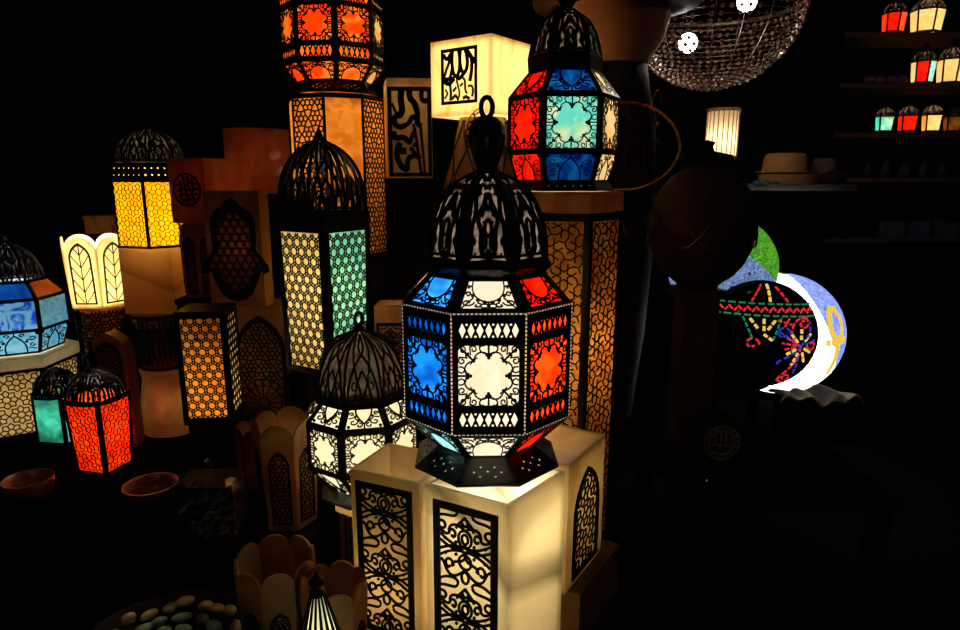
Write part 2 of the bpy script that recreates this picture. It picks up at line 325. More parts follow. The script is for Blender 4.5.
def lantern(name, label, cat, loc, n, rot, bands, dome=None, finial=None, light=None, group=None, lcol=(1, .84, .58), lz=None, metal='black', seam=0., w=.0012, base=True, cap=True, lr=.012, skip=0.):
    T = thing(name, label, cat, loc, 0, group); fr = MB(); fil = MB(); solid = MB(); th = .0022
    zs = []
    for b in bands:
        zs += [b['z0'], b['z1']]
        for k in range(n):
            f, b0, b1, h = facet(n, rot, k, b['r0'], b['z0'], b['r1'], b['z1']); g = seam if b.get('seam', True) else 0
            X = lambda v, b0=b0, b1=b1: b0+(b1-b0)*v
            sx = b.get('sx', 0)
            trap0 = lambda mx, my, X=X, h=h: [(-X(my/h)+mx, my), (X(my/h)-mx, my), (X(1-my/h)-mx, h-my), (-X(1-my/h)+mx, h-my)]
            trap = lambda mx, my, sx=sx, t0=trap0: t0(mx+sx, my) if mx < .0044 else t0(mx, my)
            out = trap(g, g); t = b['t']; ww = b.get('w', w)
            if t == 'pane':
                mx, my = b['m']; inn = trap(mx, my); fr.sheet(out, [inn[::-1]], f, th)
                pm = b['col'][k % len(b['col'])]
                if pm:
                    q = MB(); q.poly(trap(g+.0004+sx*2.5, g+.0004), f, .0012, -.0016); q.build('glass_pane', pm, T)
                pt = b.get('pat'); pt = pt[k % len(pt)] if isinstance(pt, tuple) else pt
                if pt:
                    hh = h/2-my
                    def gm(u, v, X=X, h=h, hh=hh, mx=mx): y = h/2+v*hh; return (u*(X(y/h)-mx), y)
                    if callable(pt):
                        L = pt(-X(.5)+mx, X(.5)-mx, my, h-my)
                        if L and isinstance(L[0], list): fil.sheet(trap(mx-.0005, my-.0005), L, f, th*.8)
                        else: draw(fil, L, lambda u, v: (u, v), ww, f, th*.8, inn, 0, 1)
                    else: draw(fil, pt, gm, ww, f, th*.8)
            elif t == 'diamond':
                H = []; c = b.get('cells', 7); xw = (X(.5)*2-2*b['m'][0])/c; my = b['m'][1]; mid = h/2; a = (h/2-my)
                for i in range(c):
                    cx = -X(.5)+b['m'][0]+xw*(i+.5); H.append([(cx-xw*.40, mid), (cx, mid-a), (cx+xw*.40, mid), (cx, mid+a)])
                    if i < c-1 or True:
                        for sy in (-1, 1):
                            if i < c-1: x, y, r = cx+xw*.5, mid+sy*a*.78, xw*.16; H.append([(x+r*cos(2*pi*q/6), y+r*sin(2*pi*q/6)) for q in range(6)])
                fr.sheet(out, H, f, th)
                q = MB(); q.poly(trap(g+.0004+sx*2.5, g+.0004), f, .0012, -.0016); q.build('glass_pane', b['col'][k % len(b['col'])], T)
            elif t == 'dots':
                H = []; r = b.get('dr', .0016)
                for u, v in b['pts']:
                    y = h*v; x = u*X(v)
                    H.append([(x+r*cos(2*pi*q/7), y+r*sin(2*pi*q/7)) for q in range(7)])
                fr.sheet(out, H, f, th)
                if b.get('col'): q = MB(); q.poly(trap(.001, .001), f, .0012, -.0016); q.build('glass_pane', b['col'][k % len(b['col'])], T)
            else: fr.poly(out, f, th)
            if seam and b.get('seam', True):      # light leaks through laced seams
                q = h; x0 = X(0); i = 0
                a0 = rot+2*pi*(k+.5)/n; pA = Vector((cos(a0)*b['r0'], sin(a0)*b['r0'], b['z0'])); pB = Vector((cos(a0)*b['r1'], sin(a0)*b['r1'], b['z1']))
                nn = int(h/.0048)
                for i in range(nn): fr.tube([pA.lerp(pB, (i+.0)/nn), pA.lerp(pB, (i+.42)/nn)], .0013, 4)
    if seam:
        for (r, z) in {(b['r0'], b['z0']) for b in bands if b.get('seam', True)}|{(b['r1'], b['z1']) for b in bands if b.get('seam', True)}:
            for k in range(n):
                a, c = rot+2*pi*(k-.5)/n, rot+2*pi*(k+.5)/n; A = Vector((r*cos(a), r*sin(a), z)); B = Vector((r*cos(c), r*sin(c), z)); nn = int((B-A).length/.0058)
                for i in range(nn): fr.tube([A.lerp(B, (i+.0)/nn), A.lerp(B, (i+.45)/nn)], .0013, 4)
        sg = MB()
        for b in bands:
            if not b.get('seam', True): continue
            for k in range(n):
                a0 = rot+2*pi*(k+.5)/n; pA = Vector((cos(a0)*(b['r0']-.0012), sin(a0)*(b['r0']-.0012), b['z0'])); pB = Vector((cos(a0)*(b['r1']-.0012), sin(a0)*(b['r1']-.0012), b['z1'])); sg.tube([pA, pB], .0012, 4)
                a, c = rot+2*pi*(k-.5)/n, a0
                for r, z in ((b['r0']-.0012, b['z0']), (b['r1']-.0012, b['z1'])): sg.tube([(r*cos(a), r*sin(a), z), (r*cos(c), r*sin(c), z)], .0010, 4)
        sg.build('seam_strip', 'white', T)
    else:
        er = .0017
        for b in bands:
            for k in range(n):
                a0 = rot+2*pi*(k+.5)/n; a = rot+2*pi*(k-.5)/n
                if not b.get('sx'): fr.tube([(cos(a0)*b['r0'], sin(a0)*b['r0'], b['z0']), (cos(a0)*b['r1'], sin(a0)*b['r1'], b['z1'])], er, 5)
                for r, z in ((b['r0'], b['z0']), (b['r1'], b['z1'])):
                    if not (skip and abs(r-skip) < .0005): fr.tube([(r*cos(a), r*sin(a), z), (r*cos(a0), r*sin(a0), z)], er, 5)
    if base:
        b = bands[0]; r = b['r0']+.0005; z = b['z0']
        fr.lathe([(r, z-.002), (r, z+.003), (r-.004, z+.003), (r-.004, z-.002)], n, (0, 0), rot+pi/n, True)
    fr.build('frame', metal, T)
    if fil.v: fil.build('filigree', metal, T)
    if dome:
        pr, dn, drot, dp, dw = dome['prof'], dome.get('n', n), dome.get('rot', rot), dome.get('pat'), dome.get('w', .0016)
        zz = [p[1] for p in pr]
        def rad(z):
            for (ra, za), (rb, zb) in zip(pr, pr[1:]):
                if za <= z <= zb: return ra+(rb-ra)*(z-za)/(zb-za+1e-9)
            return pr[-1][0] if z > zz[-1] else pr[0][0]
        dm = MB(); rb = MB()
        for k in range(dn):
            a = drot+2*pi*k/dn; nn = Vector((cos(a), sin(a), 0)); ex = Vector((-sin(a), cos(a), 0)); c, s_ = cos(pi/dn), sin(pi/dn)
            def f(u, v, o, nn=nn, ex=ex): z = zz[0]+(zz[-1]-zz[0])*v; r = rad(z); return nn*((r+o)*c)+ex*(u*r*s_)+Vector((0, 0, z+o*.3))
            if dp:      # strips laid on the curved gore: u,v in unit; width converted
                H = zz[-1]-zz[0]
                for e in dp:
                    if e[0] == 'd':
                        v = .5+e[2]*.5; r = max(rad(zz[0]+H*v)*s_, .004); rr = .0025
                        dm.add([f(e[1]+rr/r*cos(q*pi/3), v+rr/H*sin(q*pi/3), .0008) for q in range(6)], [tuple(range(6))])
                        continue
                    pl = [(x*.9, .5+y*.5) for x, y in e[1]]
                    for (xa, ya), (xb, yb) in zip(pl, pl[1:]):
                        r = max(rad(zz[0]+H*(ya+yb)/2)*s_, .003); dx, dy = (xb-xa)*r, (yb-ya)*H; L = math.hypot(dx, dy)
                        if L < 1e-6: continue
                        ox, oy = -dy/L*dw*e[2]/2/r, dx/L*dw*e[2]/2/H
                        C = [(xa-ox, ya-oy), (xb-ox, yb-oy), (xb+ox, yb+oy), (xa+ox, ya+oy)]
                        dm.add([f(u, v, -.0006) for u, v in C]+[f(u, v, .0012) for u, v in C], [(4, 5, 6, 7), (3, 2, 1, 0), (0, 1, 5, 4), (1, 2, 6, 5), (2, 3, 7, 6), (3, 0, 4, 7)])
            a = drot+2*pi*(k+.5)/dn; m = 14; rw = dome.get('rib', .003)
            rb.tube([(rad(zz[0]+(zz[-1]-zz[0])*i/m)*cos(a), rad(zz[0]+(zz[-1]-zz[0])*i/m)*sin(a), zz[0]+(zz[-1]-zz[0])*i/m) for i in range(m+1)], rw, 6)
            fw = dome.get('flat', 0)
            if fw:
                ca, sa = cos(a), sin(a); vs = []
                for i in range(m+1):
                    z = zz[0]+(zz[-1]-zz[0])*i/m; r = rad(z)+.0012; w_ = min(fw, r*.5)*(.55+.45*min(1, r/rad(zz[0]))); zu_ = z
                    vs += [(r*ca+sa*w_*.92-ca*w_*.38, r*sa-ca*w_*.92-sa*w_*.38, z), (r*ca, r*sa, z), (r*ca-sa*w_*.92-ca*w_*.38, r*sa+ca*w_*.92-sa*w_*.38, z)]
                rb.add(vs, [(3*i+q, 3*i+q+1, 3*i+q+4, 3*i+q+3) for i in range(m) for q in (0, 1)])
            for vv in (0, .06, 1):
                z = zz[0]+(zz[-1]-zz[0])*vv; r = rad(z); b_ = drot+2*pi*(k-.5)/dn; rb.tube([(r*cos(b_), r*sin(b_), z), (r*cos(a), r*sin(a), z)], rw*.8, 5)
        if dome.get('tone_shell'):  # added shell standing in for the lit or dark inside of the dome
            li = MB(); li.lathe([(max(rad(zz[0]+(zz[-1]-zz[0])*i/16)*.955-.002, .001), zz[0]+(zz[-1]-zz[0])*i/16) for i in range(16)], dn*2, ph=drot); li.build('added_dome_shell', 'tone_shell' if dome['tone_shell'] == 1 else 'tone_shell2', T, True)
        if dm.v: dm.build('dome', dome.get('mat', metal), T)
        rb.build('dome_rib', metal, T)
    if finial:
        fm = MB(); fm.lathe(finial['prof'], 20); fm.build('finial', finial.get('mat', metal), T, True)
        zt = finial['prof'][-1][1]; rr = finial.get('ring')
        if rr:
            hm = MB(); hm.tube([(rr*.60*cos(q*pi/8), 0, zt+rr*.85+rr*sin(q*pi/8)) for q in range(16)], rr*.27, 7, True); hm.build('handle_ring', metal, T, True)
    if light: bulb(T, lz if lz is not None else (min(zs)+max(zs))/2, light, lcol, lr)
    return T
# ---------------------------------------------------------------- the setting
def wallbox(name, c, s, m):
    b = MB(); b.box(c, s); return struct(b.build(name, m))
def tilefloor():
    m, n, l, o = nt('stone_tile_floor'); tc = n.new('ShaderNodeTexCoord'); mp = n.new('ShaderNodeMapping'); mp.inputs['Rotation'].default_value = (0, 0, .12)
    br = n.new('ShaderNodeTexBrick'); br.inputs['Scale'].default_value = 1; br.inputs['Brick Width'].default_value = .6; br.inputs['Row Height'].default_value = .32; br.inputs['Mortar Size'].default_value = .006
    br.inputs['Color1'].default_value = (.0045, .0034, .0024, 1); br.inputs['Color2'].default_value = (.0035, .0027, .002, 1); br.inputs['Mortar'].default_value = (.004, .003, .003, 1)
    b = n.new('ShaderNodeBsdfPrincipled'); b.inputs['Roughness'].default_value = .7; b.inputs['Specular IOR Level'].default_value = 0
    l.new(tc.outputs['Object'], mp.inputs['Vector']); l.new(mp.outputs[0], br.inputs['Vector']); l.new(br.outputs['Color'], b.inputs['Base Color']); l.new(b.outputs[0], o.inputs['Surface']); return m
MT['tone_shell2'] = lucent('dark_inside_tone', (.05, .038, .028), (.02, .015, .01), .7, 30, gloss=.03); MT['tone_shell'] = lucent('lit_inside_tone', (.20, .15, .12), (.07, .05, .04), .7, 30, gloss=.03); MT['floor'] = tilefloor(); MT['wall'] = simple('dark_plaster', (.005, .0025, .002), .9, 0, .5, 4, spec=.05)  # shell colours imitate the lit and the dark inside of the domes
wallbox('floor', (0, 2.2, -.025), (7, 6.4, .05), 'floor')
wallbox('wall_back', (0, 5.05, 1.5), (7, .1, 3), 'wall'); wallbox('wall_left', (-3.05, 1.9, 1.5), (.1, 6.2, 3), 'wall'); wallbox('wall_right', (3.45, 1.9, 1.5), (.1, 6.2, 3), 'wall')  # plaster colour set near black all over
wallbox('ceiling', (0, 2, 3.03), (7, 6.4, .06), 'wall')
T1, T2 = .40, .50
def table(label, x0, x1, y0, y1, z, legs=True, group=None):
    t = thing('display_table', label, 'table', ((x0+x1)/2, (y0+y1)/2, 0), 0, group); w, d = x1-x0, y1-y0
    b = MB(); b.box((0, 0, z-.015), (w, d, .03)); b.build('tabletop', 'wood', t)
    for sx in (-1, 1):
        for sy in (-1, 1): b = MB(); b.box((sx*(w/2-.04), sy*(d/2-.04), (z-.03)/2), (.05, .05, z-.03)); b.build('leg', 'wood', t)
    return t
table('low dark wooden table carrying the cream alabaster boxes', -.72, .62, .62, 1.262, T1)
table('dark wooden table under the star-lattice tower lamp', -.352, .62, 1.27, 1.72, T1)
table('long dark wooden table under the crowd of lamps on the left', -2.0, -.358, 1.266, 2.7, T2)
table('dark wooden table behind the tower lamp and tall domed lantern', -.35, .62, 1.73, 2.7, T2)
# ---------------------------------------------------------------- front alabaster boxes
def rect(A, ux, uy, w, d):
    A, ux, uy = Vector(A[:2]), Vector(ux[:2]).normalized(), Vector(uy[:2]).normalized(); return [tuple(A), tuple(A+ux*w), tuple(A+ux*w+uy*d), tuple(A+uy*d)]
def inset(q, t):
    c = [sum(p[0] for p in q)/4, sum(p[1] for p in q)/4]; o = []
    for i in range(4):
        a = Vector(q[i-1]); b = Vector(q[i]); d = Vector(q[(i+1) % 4]); u = (a-b).normalized(); v = (d-b).normalized(); o.append(tuple(b+(u+v)*t))
    return o
def stonebox(name, label, quad, z0, z1, mat, light=0, th=.007, lid=False, lz=.5, lcol=(1, .86, .6), group=None):
    cx, cy = sum(p[0] for p in quad)/4, sum(p[1] for p in quad)/4; q = [(x-cx, y-cy) for x, y in quad]; qi = inset(q, th)
    T = thing(name, label, 'lamp', (cx, cy, z0), 0, group); H = z1-z0; m = MB()
    vs = [(x, y, 0) for x, y in q]+[(x, y, H) for x, y in q]+[(x, y, H) for x, y in qi]+[(x, y, th) for x, y in qi]; fs = [(3, 2, 1, 0), (12, 13, 14, 15)]
    for i in range(4):
        j = (i+1) % 4; fs += [(i, j, 4+j, 4+i), (4+i, 4+j, 8+j, 8+i), (8+i, 8+j, 12+j, 12+i)]
    m.add(vs, fs); m.build('stone_body', mat, T)
    if lid: l_ = MB(); l_.prism(qi, H-.010, H-.001); l_.build('lid', mat, T)
    if light: bulb(T, H*lz, light, lcol, .02)
    return T, q, H
zb = ONZ(508, 507, T1).z
ZB = .78
def wall_of(q, i, j):     # facet frame on wall i->j, x along the wall from the middle, y up
    a, b = Vector((*q[i], 0)), Vector((*q[j], 0)); return plane_f((a+b)/2, b-a, (0, 0, 1)), (b-a).length
def framed_scroll(T, q, i, j, x0, x1, y0, y1, fr=.010, w=.0030, per=.088, off=0., ):
    f, wd = wall_of(q, i, j); m = MB(); o = [(x0, y0), (x1, y0), (x1, y1), (x0, y1)]; n = [(x0+fr, y0+fr), (x1-fr, y0+fr), (x1-fr, y1-fr), (x0+fr, y1-fr)]
    m.sheet(o, [n[::-1]], f, .003, .0004); half = (x1-x0)/2-fr; cx = (x0+x1)/2; A = arabesque(per, half)
    y = y1-fr-per/2+off
    while y > y0-per/2:
        draw(m, A, lambda u, v, y=y: (cx+u*half, y+v*per/2), w, f, .0024, n, .0004, 2); y -= per
    m.build('cut_metal_panel', 'cut', T)
A = ONZ(509, 506, ZB); B = ONZ(425, 484, ZB); C = ONZ(565, 471, ZB)
ux = (A-B); uy = (C-A)
sq = [tuple(B[:2]), tuple(A[:2]), tuple(C[:2]), tuple((B+uy)[:2])]      # B, A, C, back
T, q, H = stonebox('alabaster_box_lamp', 'open cream alabaster box lamp with veined right side, directly under the big lantern', sq, T1, ZB, 'alabv', 1.9, .007, lz=.72, lcol=(1, .90, .68))
wq = ux.length
framed_scroll(T, q, 0, 1, -wq/2+.017, -wq/2+.143, .06, H-.022, .0135, .0047, .135)
# left box
A2 = ONZ(350, 469, ZB); B2 = ONZ(419, 484, ZB); C2 = ONZ(407, 444, ZB)
u2 = B2-A2; v2 = C2-A2; v2 = v2-u2*(v2.dot(u2)/u2.dot(u2))
sq2 = [tuple(A2[:2]), tuple(B2[:2]), tuple((B2+v2*.93)[:2]), tuple((A2+v2*.93)[:2])]
T, q, H = stonebox('alabaster_box_lamp', 'open cream alabaster box lamp left of the one under the big lantern', sq2, T1, ZB, 'alab', .55, .006, lz=.4)
framed_scroll(T, q, 0, 1, -u2.length/2+.012, u2.length/2-.014, .06, H-.018, .0115, .0042, .125, .02)
# right box behind, with arched panel and closed top
A3 = ONZ(567, 467, ZB); C3 = ONZ(604, 435, ZB); d3 = (C3-A3); n3 = Vector((-d3.y, d3.x, 0)).normalized()
sq3 = [tuple((A3+n3*.17)[:2]), tuple(A3[:2]), tuple(C3[:2]), tuple((C3+n3*.17)[:2])]
sh = Vector((.004, .004))
sq3 = [(x+.004, y+.004) for x, y in sq3]
LZ3 = T1+.115
T, q, H = stonebox('alabaster_box_lamp', 'closed cream alabaster box with a black arched lattice window on its right side', sq3, LZ3, ZB, 'alab', .42, .006, lid=True, lz=.6)
f, wd = wall_of(q, 1, 2)
def arch_outline(hw, y0, y1, n=7, pt=1.0):
    ys = y1-hw*1.5*pt; R = [(hw, y0), (hw, ys)]+bez((hw, ys), (hw, ys+hw*.7), (hw*.55, y1-hw*.25), (0, y1), n)[1:]
    return R+[(-x, y) for x, y in R[::-1][1:]]
m = MB(); o = arch_outline(.062, .012, H-.035); i_ = arch_outline(.052, .022, H-.048); m.sheet(o, [i_[::-1]], f, .003, .0004)
draw(m, lat_rose(-.052, .052, .02, H-.04, .062, 8), lambda u, v: (u, v), .0030, f, .0024, i_, .0004, 2); m.build('arched_lattice', 'cut', T)
pl = MB(); e = .018
qq = [(x, y) for x, y in sq3]; cxx = sum(p[0] for p in qq)/4; cyy = sum(p[1] for p in qq)/4
big = [(cxx+(x-cxx)*1.18, cyy+(y-cyy)*1.18) for x, y in qq]
o = pl; o.prism([(x-cxx, y-cyy) for x, y in big], 0, LZ3-T1, None)
# keep the plinth clear of the neighbouring box
tag(pl.build('stone_plinth', 'alabdark', None, False, (cxx+.024, cyy+.018, T1)), 'honey-brown stone plinth under the box with the arched lattice', 'plinth')
# ---------------------------------------------------------------- MAIN LANTERN
YL = 1.150; cx = P(486, 480, YL).x
tL = dep(380, YL)
ap = cos(pi/8)
RB = 84*tL/F*1.0
def zf(py, r): return Z(py, YL-r*ap)-ZB
r_sk, r_lo, r_bd, r_st = RB*.90, RB*.60, RB, RB*.68
z_sk0 = 0.003; z_lo = zf(458, r_lo); z_bd0 = zf(437, r_bd); z_bd1 = zf(315, r_bd); z_st = zf(279, r_st)
hb = z_bd1-z_bd0; d0 = z_bd0+hb*.035; d1 = z_bd0+hb*.235; d2 = z_bd0+hb*.765; d3_ = z_bd0+hb*.965
za = lambda py: Z(py, YL)-ZB
# face order: k=0 is the front; k counts anticlockwise seen from above (to the right)
colB = ['white', 'orange', 'aqua', 'yellow', 'white', 'red', 'aqua', 'blue']; colS = ['white', 'red', 'blue', 'yellow', 'white', 'red', 'cream', 'sky']; colL = ['white', 'red', 'blue', 'yellow', 'white', 'red', 'cream', 'ice']
dots7 = [(-.52, .45), (-.28, .62), (-.28, .30), (0, .48), (.28, .62), (.28, .30), (.52, .45)]
dots5 = [(-.5, .5), (-.2, .62), (.2, .62), (.5, .5), (0, .4), (-.75, .6), (.75, .6)]
r_ring = 66*dep(262, YL)/F; z_r0 = z_st; z_r1 = za(262)
dome_px = [(62, 256), (62, 246), (61, 234), (57.5, 218), (52, 204), (44, 192), (34, 183.5), (22, 178.5), (14, 175)]
dprof = [(x*dep(y, YL)/F, za(y)) for x, y in dome_px]
fin = [(14, 176), (11, 173), (10, 170), (13, 163), (17, 150), (18.5, 141), (19.5, 140), (19.5, 137), (18.5, 136), (18, 129), (15.5, 124), (11, 120), (6, 118), (0.5, 117.6)]
fin = [(x*dep(y, YL)/F, za(y)) for x, y in fin]
main = lantern('octagonal_lantern', 'large octagonal black metal lantern with blue, white and orange-red panes, on the front boxes', 'lantern', (cx, YL, ZB+.0025), 8, -pi/2+R_(1), [
  dict(t='dots', r0=r_sk, z0=z_sk0, r1=r_lo, z1=z_lo, pts=dots7, dr=.0024, col=['white']),
  dict(t='pane', r0=r_lo, z0=z_lo, r1=r_bd, z1=z_bd0, m=(.008, .005), col=colL, pat=PA, w=.0021),
  dict(t='solid', r0=r_bd, z0=z_bd0+.0024, r1=r_bd, z1=d0, sx=.0012),
  dict(t='diamond', r0=r_bd, z0=d0, r1=r_bd, z1=d1, m=(.010, .008), cells=7, col=colB, sx=.0012),
  dict(t='pane', r0=r_bd, z0=d1, r1=r_bd, z1=d2, m=(.0105, .004), col=colB, pat=PL, w=.0024, sx=.0012),
  dict(t='diamond', r0=r_bd, z0=d2, r1=r_bd, z1=d3_, m=(.010, .008), cells=7, col=colB, sx=.0012),
  dict(t='solid', r0=r_bd, z0=d3_, r1=r_bd, z1=z_bd1-.0024, sx=.0012),
  dict(t='pane', r0=r_bd, z0=z_bd1, r1=r_st, z1=z_st, m=(.012, .008), col=colS, pat=PU, w=.0024),
  dict(t='dots', r0=r_st, z0=z_r0, r1=r_ring, z1=z_r1, pts=[(-.6, .5), (-.35, .5), (-.12, .5), (.12, .5), (.35, .5), (.6, .5)], dr=.0013, seam=False),
  dict(t='solid', r0=r_ring, z0=z_r1, r1=dprof[0][0], z1=dprof[0][1], seam=False),
 ], dict(prof=dprof, pat=PG, w=.0056, rib=.0034, flat=.012, tone_shell=1, mat='cut'), dict(prof=fin, ring=.0165), 8.6, lcol=(1, .93, .80), lz=(z_bd0+z_bd1)/2-.02, seam=0.0, w=.0015, base=True, lr=.014, skip=r_bd)
# laced seams with light showing through: pale beads along the body edges
sm = MB(); tie = MB()
def dash(A, B, step, r):
    sm.tube([A, B], r, 5); n = max(1, int((B-A).length/step))
    for i in range(n): tie.tube([A.lerp(B, (i+.0)/n), A.lerp(B, (i+.38)/n)], r*1.5, 5)
for k in range(8):
    a = -pi/2+R_(1)+2*pi*(k+.5)/8; b = a-2*pi/8; V = lambda a, r, z: Vector((r*cos(a), r*sin(a), z))
    dash(V(a, r_bd+.0014, z_bd0), V(a, r_bd+.0014, z_bd1), .0066, .0012)
    for z in (z_bd1-.0012, z_bd0+.0012): dash(V(b, r_bd+.0012, z), V(a, r_bd+.0012, z), .0070, .0011)
sm.build('seam_strip', 'white', main); tie.build('seam_lacing', 'black', main)
ch = MB()      # little chain and hook hanging at the finial's left shoulder
cz = za(118); c0 = Vector((-W(5, 118, YL), -.012, cz)); pts = [Vector((-.013, -.012, za(112))), Vector((-.022, -.014, za(117))), Vector((-.028, -.014, za(124))), Vector((-.031, -.014, za(131))), Vector((-.033, -.014, za(138))), Vector((-.030, -.014, za(144))), Vector((-.035, -.014, za(148)))]
for i, (a, b) in enumerate(zip(pts, pts[1:])):
    c = (a+b)/2; L = (b-a).length*.62; d = (b-a).normalized(); s_ = Vector((0, 1, 0)).cross(d) if i % 2 else Vector((.5, .8, 0)).normalized().cross(d)
    ch.tube([c+d*L*cos(q*pi/5)+s_*L*.5*sin(q*pi/5) for q in range(10)], .0010, 5, True)
ch.build('chain', 'black', main)
# ---------------------------------------------------------------- white lantern behind, lower left
YB = 1.33; xB = P(366, 500, YB).x; zBp = Z(512, YB-.1); RBb = 57*dep(430, YB)/F
def mk(Y, z0): return (lambda py, r=0.0: Z(py, Y-r)-z0), (lambda x, py: x*dep(py, Y)/F)
_z, rr_ = mk(YB, zBp); zz_ = lambda py, r=0.0: _z(py+7, r); a8 = cos(pi/8)
rt = RBb*.66; rl = RBb*.52; rs = RBb*.80
pts_d = [(46, 384), (45, 372), (42, 358), (36, 344), (27, 334), (14, 328), (5, 325)]
lantern('octagonal_lantern', 'cream-paned octagonal lantern with lace filigree, behind the left alabaster box', 'lantern', (xB, YB, zBp+.0025), 8, -pi/2+BR(362)+R_(2), [
  dict(t='dots', r0=rs, z0=0.002, r1=rl, z1=zz_(492, rl), pts=dots7, dr=.0015),
  dict(t='pane', r0=rl, z0=zz_(492, rl), r1=RBb, z1=zz_(474, RBb), m=(.007, .005), col=['cream', 'white'], pat=PT, w=.0022),
  dict(t='pane', r0=RBb, z0=zz_(474, RBb), r1=RBb, z1=zz_(428, RBb), m=(.009, .008), col=['white'], pat=PL, w=.0021),
  dict(t='pane', r0=RBb, z0=zz_(428, RBb), r1=rt, z1=zz_(398, rt), m=(.008, .006), col=['white'], pat=PT, w=.0024),
  dict(t='dots', r0=rt, z0=zz_(398, rt), r1=RBb*.82, z1=zz_(388), pts=dots5, dr=.0016, col=['white']),
  dict(t='solid', r0=RBb*.82, z0=zz_(388), r1=rr_(46, 384), z1=zz_(384))],
  dict(prof=[(rr_(x, y), zz_(y)) for x, y in pts_d], pat=PGO, w=.0034, rib=.003, tone_shell=2), dict(prof=[(rr_(5, 326), zz_(326)), (rr_(6, 322), zz_(322)), (rr_(3, 319), zz_(319)), (.0005, zz_(318.5))], ring=.014), 4.8, lcol=(1, .88, .62), lz=zz_(440), w=.002, metal='black')
# its pedestal: alabaster cap and star lattice box
pd = thing('lamp_pedestal', 'pale stone pedestal with dark star lattice under the cream-paned lantern', 'pedestal', (xB, YB, T1))
hP = zBp-T1; b = MB(); b.lathe([(.0, 0), (.062, 0), (.062, hP-.035), (0, hP-.035)], 6, ph=pi/6); b.build('body', 'alabdark', pd)
b = MB(); b.lathe([(0, hP-.034), (.070, hP-.034), (.070, hP), (0, hP)], 6, ph=pi/6); b.build('cap', 'alab', pd)
b = MB()
for k in range(6):
    f, b0, b1, h = facet(6, pi/2, k, .063, 0, .063, hP-.036); o = [(-b0+.001, .001), (b0-.001, .001), (b0-.001, h-.001), (-b0+.001, h-.001)]; i_ = [(x*.82, .008 if y < .01 else h-.010) for x, y in o]
    b.sheet(o, [i_[::-1]], f, .002, .0003); draw(b, lat_rose(-b0, b0, 0, h, .045, 8), lambda u, v: (u, v), .0030, f, .002, i_, .0003, 1)
b.build('star_lattice', 'cut', pd)
bulb(pd, hP-.0-.017, .0, (1, .8, .5)) if False else None
# ---------------------------------------------------------------- star-lattice tower with stained lantern
YS = 1.55; xS = P(564, 300, YS).x; RS = 53*dep(300, YS)/F; zS0 = T1
zt1 = Z(214, YS-RS*.8); zt2 = Z(192, YS-RS*.8)
star = lambda x0, x1, y0, y1: lat_star(x0, x1, y0, y1, .064)
lantern('tower_lamp', 'tall hexagonal tower lamp with amber sides behind black star lattice', 'lamp', (xS, YS, T1), 6, -pi/2+BR(564)+R_(-7), [
  dict(t='pane', r0=RS, z0=0.003, r1=RS, z1=zt1-T1, m=(.012, .016), col=['amber'], pat=star, w=.0036)], light=1.0, lcol=(1, .76, .42), lz=(zt1-T1)*.62, metal='cut', lr=.03)
b = MB(); b.lathe([(0, .004), (RS*1.02, .004), (RS*1.02, zt2-zt1-.006), (RS*.98, zt2-zt1), (0, zt2-zt1)], 6, ph=-pi/2+BR(564)+R_(-7)+pi/6)
tag(b.build('stone_slab', 'alabdark', None, False, (xS, YS, zt1)), 'hexagonal honey stone slab between tower lamp and stained lantern', 'slab')
xC = P(562, 190, YS).x; RC = 55*dep(130, YS)/F; zC = zt2
zc, rc = mk(YS, zC); a6 = cos(pi/6)
lantern('hexagonal_lantern', 'hexagonal stained glass lantern with marbled aqua front and red side panes, on the tower', 'lantern', (xC, YS-.0, zC+.003), 6, -pi/2+BR(563)+R_(9), [
  dict(t='dots', r0=RC*.94, z0=.001, r1=RC*.84, z1=.018, pts=[(x/5, .5) for x in (-4, -2.4, -.8, .8, 2.4, 4)], dr=.0020, col=['white']),
  dict(t='pane', r0=RC*.84, z0=.018, r1=RC, z1=zc(153, RC*a6), m=(.008, .005), col=['aquadark', 'cream', 'red', 'blue', 'cream', 'red'], pat=PP, w=.0022),
  dict(t='pane', r0=RC, z0=zc(153, RC*a6), r1=RC, z1=zc(94, RC*a6), m=(.010, .008), col=['aqua', 'cream', 'red', 'blue', 'cream', 'red'], pat=PL, w=.0022),
  dict(t='pane', r0=RC, z0=zc(94, RC*a6), r1=RC*.64, z1=zc(70, RC*.6*a6), m=(.008, .005), col=['aquadark', 'cream', 'red', 'blue', 'cream', 'red'], pat=PT, w=.002),
  dict(t='solid', r0=RC*.64, z0=zc(70, RC*.6*a6), r1=RC*.66, z1=zc(60))],
  dict(prof=[(rc(x, y), zc(y)) for x, y in [(36, 59), (34, 48), (30, 34), (23, 22), (12, 14), (5, 11)]], pat=PG, w=.0052, rib=.0035, n=6, flat=.010, tone_shell=1, mat='cut'), dict(prof=[(rc(5, 11), zc(11)), (rc(9, 4), zc(4)), (rc(9, -4), zc(-4)), (.001, zc(-12))]), 3.0, lcol=(1, .9, .72), lz=zc(125), w=.002)
